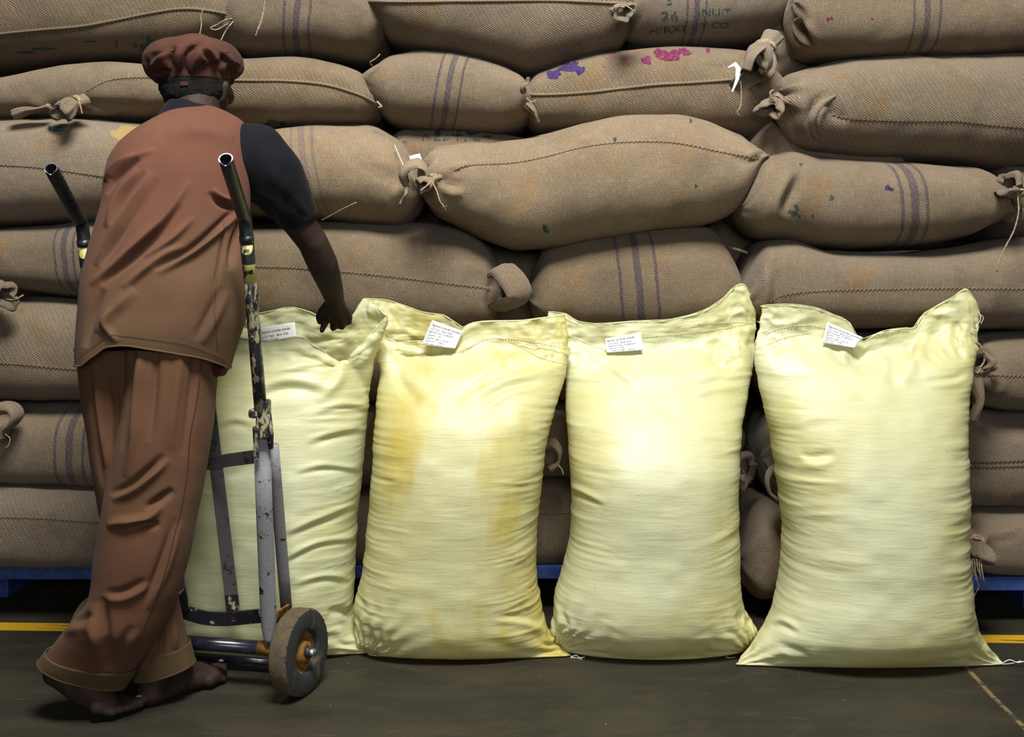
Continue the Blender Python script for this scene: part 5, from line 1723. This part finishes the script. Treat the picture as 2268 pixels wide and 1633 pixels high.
# legs
knR, anR = P(335, 1120, 2.235), P(166, 1452, 2.242)
knL, anL = P(300, 1130, 2.315), P(365, 1440, 2.318)
limb([hipR, P(365, 960, 2.255), knR, P(285, 1280, 2.238), P(222, 1380, 2.240), anR], [0.062, 0.064, 0.050, 0.044, 0.036, 0.032])
limb([hipL, P(270, 980, 2.31), knL, P(335, 1280, 2.325), anL], [0.060, 0.056, 0.050, 0.046, 0.033])
# right foot: heel lifted, rolling over the toes
heR, baR = P(126, 1490, 2.238), P(238, 1554, 2.246)
limb([anR, heR], [0.034, 0.030])
limb([anR, P(190, 1520, 2.240), baR], [0.034, 0.030, 0.027])
limb([heR, P(176, 1532, 2.240), baR], [0.028, 0.025, 0.026])
wd = np.array([0.18, 1.0, 0.0])
wd /= np.linalg.norm(wd)
for k in range(5):
    b0 = baR + wd * (0.026 - 0.0128 * k) + np.array([0.004 - 0.003 * k, 0, -0.004])
    ln = (0.050, 0.048, 0.044, 0.038, 0.032)[k]
    r0 = (0.0135, 0.0105, 0.0100, 0.0095, 0.0095)[k]
    limb([b0, b0 + [ln * 0.55, 0.004, -0.010], b0 + [ln, 0.006, -0.014]], [0.016, r0, r0 * 0.92])
# left foot: flat on the floor
fl = np.array([0.62, 0.785, 0.0])
fs = np.array([0.785, -0.62, 0.0])
heL = P(336, 1516, 2.316)
heL[2] = 0.033
baL = heL + fl * 0.150
baL[2] = 0.024
limb([anL, heL], [0.033, 0.033])
limb([anL, heL + fl * 0.07 + [0, 0, 0.022], baL], [0.033, 0.030, 0.023])
limb([heL, heL + fl * 0.08 + fs * 0.012, baL + fs * 0.014], [0.032, 0.024, 0.022])
limb([baL - fs * 0.020, baL + fs * 0.026], [0.022, 0.018])
for k in range(5):
    b0 = baL + fs * (-0.027 + 0.0150 * k) - fl * 0.004 * k
    ln = (0.062, 0.058, 0.052, 0.046, 0.038)[k]
    r0 = (0.0135, 0.0102, 0.0098, 0.0094, 0.0094)[k]
    limb([b0 + [0, 0, -0.004], b0 + fl * ln * 0.55 + [0, 0, -0.006], b0 + fl * ln + [0, 0, -0.011]], [0.015, r0, r0 * 0.95])
raw = BB.build('body_raw', None)
rm = raw.modifiers.new('remesh', 'REMESH')
rm.mode, rm.voxel_size = 'VOXEL', 0.0042
sm = raw.modifiers.new('smooth', 'SMOOTH')
sm.factor, sm.iterations = 0.5, 3
dg = bpy.context.evaluated_depsgraph_get()
bm_ = bpy.data.meshes.new_from_object(raw.evaluated_get(dg))
co = np.empty(len(bm_.vertices) * 3)
bm_.vertices.foreach_get('co', co)
co = co.reshape(-1, 3)
co[:, 2] = np.maximum(co[:, 2], 0.002)
co -= wloc(MAN)
bm_.vertices.foreach_set('co', co.ravel())
bm_.update()
bpy.data.objects.remove(raw, do_unlink=True)
bm_.materials.clear()
BODY = new_obj('body', bm_, M_SKIN, MAN)
# toe nails that catch the light
for c, up2 in ((baR + wd * 0.030 + np.array([0.052, 0.004, -0.006]), 0), (baL - fs * 0.027 + fl * 0.058 + np.array([0, 0, 0.004]), 1)):
    MB().tube([c + [-0.005, 0, 0.0035], c + [0.001, 0, 0.0042], c + [0.006, 0, 0.0025]], [(0.0020, 0.0050), (0.0024, 0.0058), (0.0012, 0.0045)], seg=10, up=[0, 0, 1]).build('toe_nail', M_NAIL, MAN)

# ---- tunic
TR = [(806, 170, 815, 511, 2.235, 2.285, 0.112), (775, 171, 790, 519, 2.237, 2.287, 0.116), (740, 173, 745, 534, 2.24, 2.29, 0.120), (700, 175, 700, 546, 2.245, 2.295, 0.123),
      (650, 180, 650, 552, 2.252, 2.302, 0.124), (600, 188, 600, 551, 2.262, 2.31, 0.124), (550, 200, 550, 548, 2.274, 2.322, 0.124), (500, 214, 500, 548, 2.288, 2.334, 0.125),
      (450, 224, 450, 553, 2.304, 2.348, 0.126), (400, 228, 400, 558, 2.322, 2.364, 0.126), (360, 238, 350, 559, 2.340, 2.380, 0.122), (322, 260, 310, 556, 2.358, 2.394, 0.114),
      (292, 296, 285, 549, 2.375, 2.405, 0.102), (270, 335, 266, 532, 2.392, 2.414, 0.088), (256, 362, 252, 508, 2.408, 2.425, 0.072), (248, 376, 244, 490, 2.42, 2.43, 0.060), (243, 384, 240, 480, 2.425, 2.433, 0.052)]
G = loft(TR, 300, 330, 2.25)
px, py = to_px(G)
cam_side = sstep(0.0, 0.4, -np.cos(np.linspace(0, 2 * PI, 330, endpoint=False)))[None]
rowf = np.clip(1 - np.arange(300) / 63.0, 0, 1)[:, None] ** 1.5
hem_up = pchip([160, 172, 205, 240, 275, 330, 390, 440, 475, 512], [0, 0, 0.024, 0.048, 0.052, 0.046, 0.038, 0.030, 0.018, 0], px.ravel())[:, 0].reshape(px.shape)
G[..., 2] += hem_up * cam_side * rowf
G = cloth_noise(G, 0.0042, 7.0, 41)
G = apply_creases(G, [
    ([(420, 400), (372, 475), (322, 525), (265, 580), (200, 632)], 8.8, 0.0188, 'ridge'), ([(400, 455), (350, 520), (290, 575), (225, 630)], 8.0, 0.0145, 'groove'),
    ([(335, 380), (290, 450), (255, 510), (212, 590)], 7.2, 0.0159, 'ridge'), ([(350, 395), (310, 455), (272, 515), (225, 590)], 6.4, 0.0130, 'groove'),
    ([(305, 372), (265, 430), (234, 505)], 6.4, 0.0145, 'ridge'), ([(318, 378), (280, 432), (248, 500)], 5.6, 0.0116, 'groove'),
    ([(300, 340), (255, 372), (232, 402)], 6.4, 0.0145, 'ridge'), ([(310, 352), (262, 390), (236, 430)], 5.6, 0.0130, 'groove'), ([(345, 330), (290, 355), (245, 395)], 6.4, 0.0101, 'ridge'),
    ([(528, 466), (482, 508), (425, 556), (345, 602)], 8.8, 0.0232, 'fold'), ([(410, 545), (372, 560), (330, 590), (270, 640)], 8.0, 0.0130, 'ridge'),
    ([(470, 418), (492, 440), (528, 450)], 6.4, 0.0145, 'ridge'), ([(462, 425), (490, 452), (528, 462)], 6.4, 0.0145, 'groove'),
    ([(430, 480), (380, 530), (320, 570)], 7.2, 0.0116, 'ridge'), ([(540, 480), (520, 540), (510, 600)], 8.8, 0.0174, 'groove'), ([(498, 490), (490, 560), (475, 640)], 4.8, 0.0087, 'groove'),
    ([(300, 640), (250, 690), (215, 740)], 12.8, 0.0116, 'ridge'), ([(230, 640), (205, 700), (190, 770)], 8.0, 0.0116, 'groove'), ([(260, 760), (235, 720), (245, 680)], 7.2, 0.0101, 'ridge'),
    ([(500, 640), (470, 700), (440, 760)], 12.8, 0.0101, 'fold'), ([(365, 300), (440, 290), (520, 310)], 16.0, 0.0087, 'ridge')])
TU = grid_mesh('tunic', G, M_SHIRT, MAN, True)
MB().tube(np.concatenate([G[0][::2], G[0][:1]]), 0.0022, seg=6, cap=False).build('hem_edge', M_SHIRT, TU)
# hem stitching and side seam on the tunic
tb = bvh_of(TU)


def cloth_line(name, bvh, pts, r, mat, parent):
    Q = [hit(bvh, x, y, 0.0022)[0] for x, y in smooth_path(pts, 60)]
    Q = np.array([q for q in Q if q is not None])
    if len(Q) > 3:
        MB().tube(Q, r, seg=5).build(name, mat, parent)


cloth_line('hem_seam', tb, [(178, 786), (205, 768), (240, 744), (275, 742), (330, 748), (400, 758), (450, 772), (500, 795)], 0.0005, M_SHIRT, TU)
cloth_line('side_seam', tb, [(497, 490), (492, 540), (482, 600), (476, 660), (478, 730), (482, 780)], 0.0006, M_TROUS, TU)
# dark red lining showing at the right hem
LG = loft([(800, 400, 812, 506, 2.30, 2.292, 0.060), (822, 420, 832, 494, 2.302, 2.296, 0.052)], 12, 60)
solid(grid_mesh('lining', LG[::-1], M_RED, MAN, True), 0.002)

# ---- undershirt sleeves and collar
def sleeve(pts, rad, name, creases=(), seed=1, flat=0.9):
    Q = smooth_path([P(*p) for p in pts], 70)
    rr = np.interp(np.linspace(0, 1, 70), np.linspace(0, 1, len(rad)), rad)
    V, _ = tube_geo(Q, np.stack([rr, rr * flat], 1), seg=64, up=[0, 0, 1])
    G = np.array(V).reshape(70, 64, 3)
    N = grid_normals(G)
    c = G.mean(1, keepdims=True)
    if ((G - c) * N).sum() < 0:
        G = G[:, ::-1]
    G = cloth_noise(G, 0.004, 11.0, seed)
    G = apply_creases(G, creases)
    return solid(grid_mesh(name, G, M_NAVY, MAN, True), 0.003)


sleeve([(505, 340, 2.395), (560, 353, 2.393), (598, 392, 2.402), (630, 435, 2.425), (666, 491, 2.452)], [0.066, 0.084, 0.075, 0.060, 0.044], 'sleeve',
       [([(640, 360), (620, 420), (650, 470)], 12, 0.006, 'groove'), ([(585, 330), (600, 380), (640, 440)], 14, 0.005, 'ridge'), ([(560, 430), (595, 450), (625, 500)], 9, 0.007, 'fold'), ([(655, 430), (668, 460), (680, 475)], 7, 0.005, 'ridge')], 51)
sleeve([(335, 350, 2.42), (316, 385, 2.445), (311, 430, 2.485), (311, 475, 2.52)], [0.055, 0.062, 0.056, 0.050], 'sleeve', (), 52)
CG = loft([(262, 352, 262, 510, 2.425, 2.432, 0.080), (246, 362, 250, 500, 2.435, 2.440, 0.072), (232, 370, 244, 482, 2.445, 2.450, 0.066), (224, 378, 238, 470, 2.452, 2.455, 0.062)], 30, 90, 2.1)
CG = cloth_noise(CG, 0.003, 14.0, 55)
solid(grid_mesh('collar', CG, M_NAVY, MAN, True), 0.004)

# ---- trousers
RL = [(770, 282, 770, 490, 2.272, 2.282, 0.112), (800, 284, 800, 477, 2.268, 2.276, 0.112), (850, 285, 850, 474, 2.264, 2.270, 0.110), (900, 281, 900, 470, 2.260, 2.264, 0.108), (950, 274, 950, 465, 2.256, 2.258, 0.106),
      (1000, 263, 1000, 458, 2.250, 2.252, 0.102), (1050, 251, 1050, 450, 2.245, 2.246, 0.098), (1100, 240, 1100, 441, 2.240, 2.240, 0.096), (1150, 230, 1150, 432, 2.237, 2.237, 0.095),
      (1200, 222, 1200, 421, 2.235, 2.235, 0.095), (1250, 213, 1250, 411, 2.233, 2.234, 0.095), (1290, 208, 1290, 401, 2.232, 2.234, 0.094), (1330, 196, 1335, 385, 2.230, 2.235, 0.092), (1365, 168, 1385, 362, 2.228, 2.236, 0.092),
      (1400, 140, 1425, 336, 2.232, 2.242, 0.080), (1435, 115, 1468, 310, 2.236, 2.246, 0.064), (1466, 91, 1520, 276, 2.240, 2.250, 0.050)]
LL = [(770, 172, 770, 345, 2.300, 2.300, 0.100), (800, 178, 800, 345, 2.300, 2.300, 0.100), (850, 184, 850, 342, 2.302, 2.303, 0.098), (900, 191, 900, 340, 2.303, 2.306, 0.096), (1000, 206, 1000, 338, 2.306, 2.310, 0.088),
      (1100, 222, 1100, 345, 2.310, 2.316, 0.080), (1170, 232, 1170, 365, 2.314, 2.320, 0.076), (1250, 246, 1240, 385, 2.318, 2.324, 0.072), (1320, 264, 1310, 394, 2.320, 2.326, 0.068), (1380, 284, 1370, 401, 2.322, 2.328, 0.064),
      (1440, 298, 1420, 412, 2.324, 2.330, 0.056), (1502, 302, 1468, 425, 2.326, 2.334, 0.046)]


def leg(rows, name, creases, seed, nrow=260, M=170):
    G = loft(rows, nrow, M, 2.15)[:, ::-1]
    G = cloth_noise(G, 0.0042, 8.0, seed)
    G = apply_creases(G, creases)
    return G


GR = leg(RL, 'right_leg', [
    ([(312, 730), (312, 790), (305, 880), (296, 980), (276, 1060)], 9.3, 0.0162, 'ridge'), ([(292, 730), (290, 800), (284, 900), (270, 1000)], 6.8, 0.0135, 'groove'), ([(345, 730), (345, 790), (340, 880), (330, 980)], 8.5, 0.0121, 'groove'),
    ([(400, 730), (400, 790), (385, 900), (375, 1000)], 11.9, 0.0095, 'ridge'), ([(434, 730), (430, 800), (420, 900), (405, 1010)], 8.5, 0.0081, 'groove'),
    ([(370, 1012), (330, 1050), (290, 1082), (246, 1102)], 10.2, 0.0189, 'fold'), ([(385, 1085), (350, 1110), (322, 1128)], 8.5, 0.0162, 'groove'),
    ([(358, 1118), (325, 1148), (268, 1158), (236, 1165)], 9.3, 0.0189, 'ridge'), ([(356, 1164), (320, 1162), (290, 1165)], 7.6, 0.0162, 'groove'),
    ([(395, 1150), (360, 1260), (320, 1350)], 11.0, 0.0121, 'fold'), ([(230, 1322), (232, 1400), (244, 1485)], 11, 0.0150, 'groove'), ([(208, 1335), (206, 1400), (220, 1465)], 13, 0.0100, 'ridge'),
    ([(330, 1290), (275, 1318), (230, 1322)], 11, 0.0120, 'fold'), ([(150, 1378), (180, 1372), (212, 1360)], 9, 0.0090, 'groove'), ([(140, 1402), (175, 1392), (205, 1392)], 11, 0.0070, 'ridge'),
    ([(300, 1390), (272, 1440), (262, 1490)], 12, 0.0090, 'fold')], 61)
GL = leg(LL, 'left_leg', [
    ([(245, 800), (258, 900), (262, 1000), (252, 1100)], 10.2, 0.0162, 'groove'), ([(210, 800), (222, 920), (236, 1040)], 8.5, 0.0121, 'ridge'), ([(200, 850), (215, 960), (228, 1080)], 6.0, 0.0081, 'groove'),
    ([(365, 1340), (360, 1410), (352, 1470)], 7.6, 0.0121, 'groove'), ([(385, 1380), (388, 1440)], 6.8, 0.0095, 'ridge')], 62)
n1, n2 = GR.shape[0] * GR.shape[1], GL.shape[0] * GL.shape[1]


def quads(G, off):
    n, m = G.shape[:2]
    return [(off + i * m + j, off + (i + 1) * m + j, off + (i + 1) * m + (j + 1) % m, off + i * m + (j + 1) % m) for i in range(n - 1) for j in range(m)]


TRO = (lambda o, t: o)(mesh('trousers', np.concatenate([GR.reshape(-1, 3), GL.reshape(-1, 3)]), quads(GR, 0) + quads(GL, n1), M_TROUS, MAN), 0.0)
for Gx in (GR, GL):
    k0 = int(Gx.shape[0] * (0.945 if Gx is GR else 0.93))
    B = Gx[k0:].copy()
    B += grid_normals(B) * 0.0035
    solid(grid_mesh('cuff', B, M_CUFF, TRO, True), 0.003)
    MB().tube(np.concatenate([B[-1], B[-1][:1]]), 0.0028, seg=6, cap=False).build('cuff_edge', M_CUFF, TRO)
    MB().tube(np.concatenate([B[0], B[0][:1]]), 0.0016, seg=6, cap=False).build('cuff_edge', M_CUFF, TRO)
trb = bvh_of(TRO)
cloth_line('side_seam', trb, [(446, 790), (436, 880), (420, 970), (412, 1060), (392, 1160), (368, 1260), (330, 1360), (305, 1420)], 0.0011, M_CAP, TRO)

# ---- cap, hair
cc = P(428, 138, 2.49)
ph = np.linspace(0, 2 * PI, 180, endpoint=False)
prof = [(0.02, 1.0), (0.20, 0.985), (0.40, 0.94), (0.58, 0.86), (0.74, 0.72), (0.87, 0.52), (0.955, 0.28), (1.0, 0.02), (0.995, -0.22), (0.95, -0.46), (0.87, -0.66), (0.79, -0.78), (0.73, -0.82)]
pr = pchip(np.arange(len(prof)), prof, np.linspace(0, len(prof) - 1, 80))
CGm = np.zeros((80, 180, 3))
for i, (r, h) in enumerate(pr):
    k = sstep(0.3, 0.95, r) if i < 48 else 1.0
    pl_ = 0.028 * np.sin(5 * ph + 0.7 + 1.6 * vn(ph * 1.3, 0 * ph + i * 0.03, 71)) + 0.018 * np.sin(11 * ph + 2.1 * vn(ph * 2, 0 * ph + i * 0.05, 72))
    if h < 0:
        pl_ = pl_ + 0.030 * min(1.0, -h * 2) * np.sin(17 * ph + 1.2 * np.sin(3 * ph))
    rr = r * (1 + k * pl_)
    CGm[i, :, 0] = rr * 0.116 * np.sin(ph)
    CGm[i, :, 1] = rr * 0.122 * np.cos(ph)
    CGm[i, :, 2] = h * 0.056 + 0.004 * k * np.sin(5 * ph + 0.7) * (1 if h > 0 else 0.3)
tilt = math.radians(-6)
Rt = np.array(Matrix.Rotation(tilt, 3, 'Y')) @ np.array(Matrix.Rotation(math.radians(-4), 3, 'X'))
CGm = CGm @ Rt.T + cc
CGm = CGm[::-1]
CGm = apply_creases(CGm, [([(446, 92), (418, 118), (404, 172)], 7, 0.016, 'groove'), ([(384, 100), (380, 135), (396, 176)], 7, 0.014, 'groove'), ([(398, 98), (394, 135), (402, 170)], 7, 0.010, 'ridge'),
    ([(450, 104), (428, 145), (410, 176)], 8, 0.014, 'ridge'), ([(447, 103), (466, 122), (482, 148)], 8, 0.014, 'fold'), ([(505, 128), (470, 150), (425, 165)], 7, 0.012, 'groove'), ([(490, 112), (508, 138), (512, 162)], 7, 0.012, 'fold'),
    ([(378, 108), (350, 124), (328, 148)], 8, 0.010, 'fold'), ([(525, 140), (514, 158), (500, 172)], 7, 0.012, 'groove'), ([(460, 135), (445, 152), (428, 168)], 6, 0.010, 'groove'), ([(340, 165), (365, 160), (385, 172)], 6, 0.008, 'groove')])
CAP = grid_mesh('cap', CGm, M_CAP, MAN, True, (False, True))
BG = loft([(190, 362, 183, 504, 2.49, 2.495, 0.094), (160, 354, 154, 510, 2.49, 2.495, 0.097)], 10, 90)
solid(grid_mesh('cap_band', BG, M_CAP, CAP, True), 0.004)
bevel(MB().box(P(408, 186, 2.393), 0.018, 0.006, 0.010).build('buckle', M_CAP, CAP, False), 0.002)
HG = loft([(168, 362, 168, 502, 2.492, 2.492, 0.084), (185, 359, 185, 504, 2.488, 2.490, 0.089), (202, 360, 202, 503, 2.484, 2.486, 0.088), (218, 366, 214, 496, 2.476, 2.480, 0.080), (228, 376, 220, 488, 2.470, 2.474, 0.070)], 60, 150, 2.1)
j0, j1 = int(150 * 0.26), int(150 * 0.76)
HG = cloth_noise(HG, 0.0018, 60.0, 81)
HG = cloth_noise(HG, 0.0012, 160.0, 82)
HG = HG[:, j0:j1]
solid(grid_mesh('hair', HG, M_HAIR, MAN, False), 0.006)
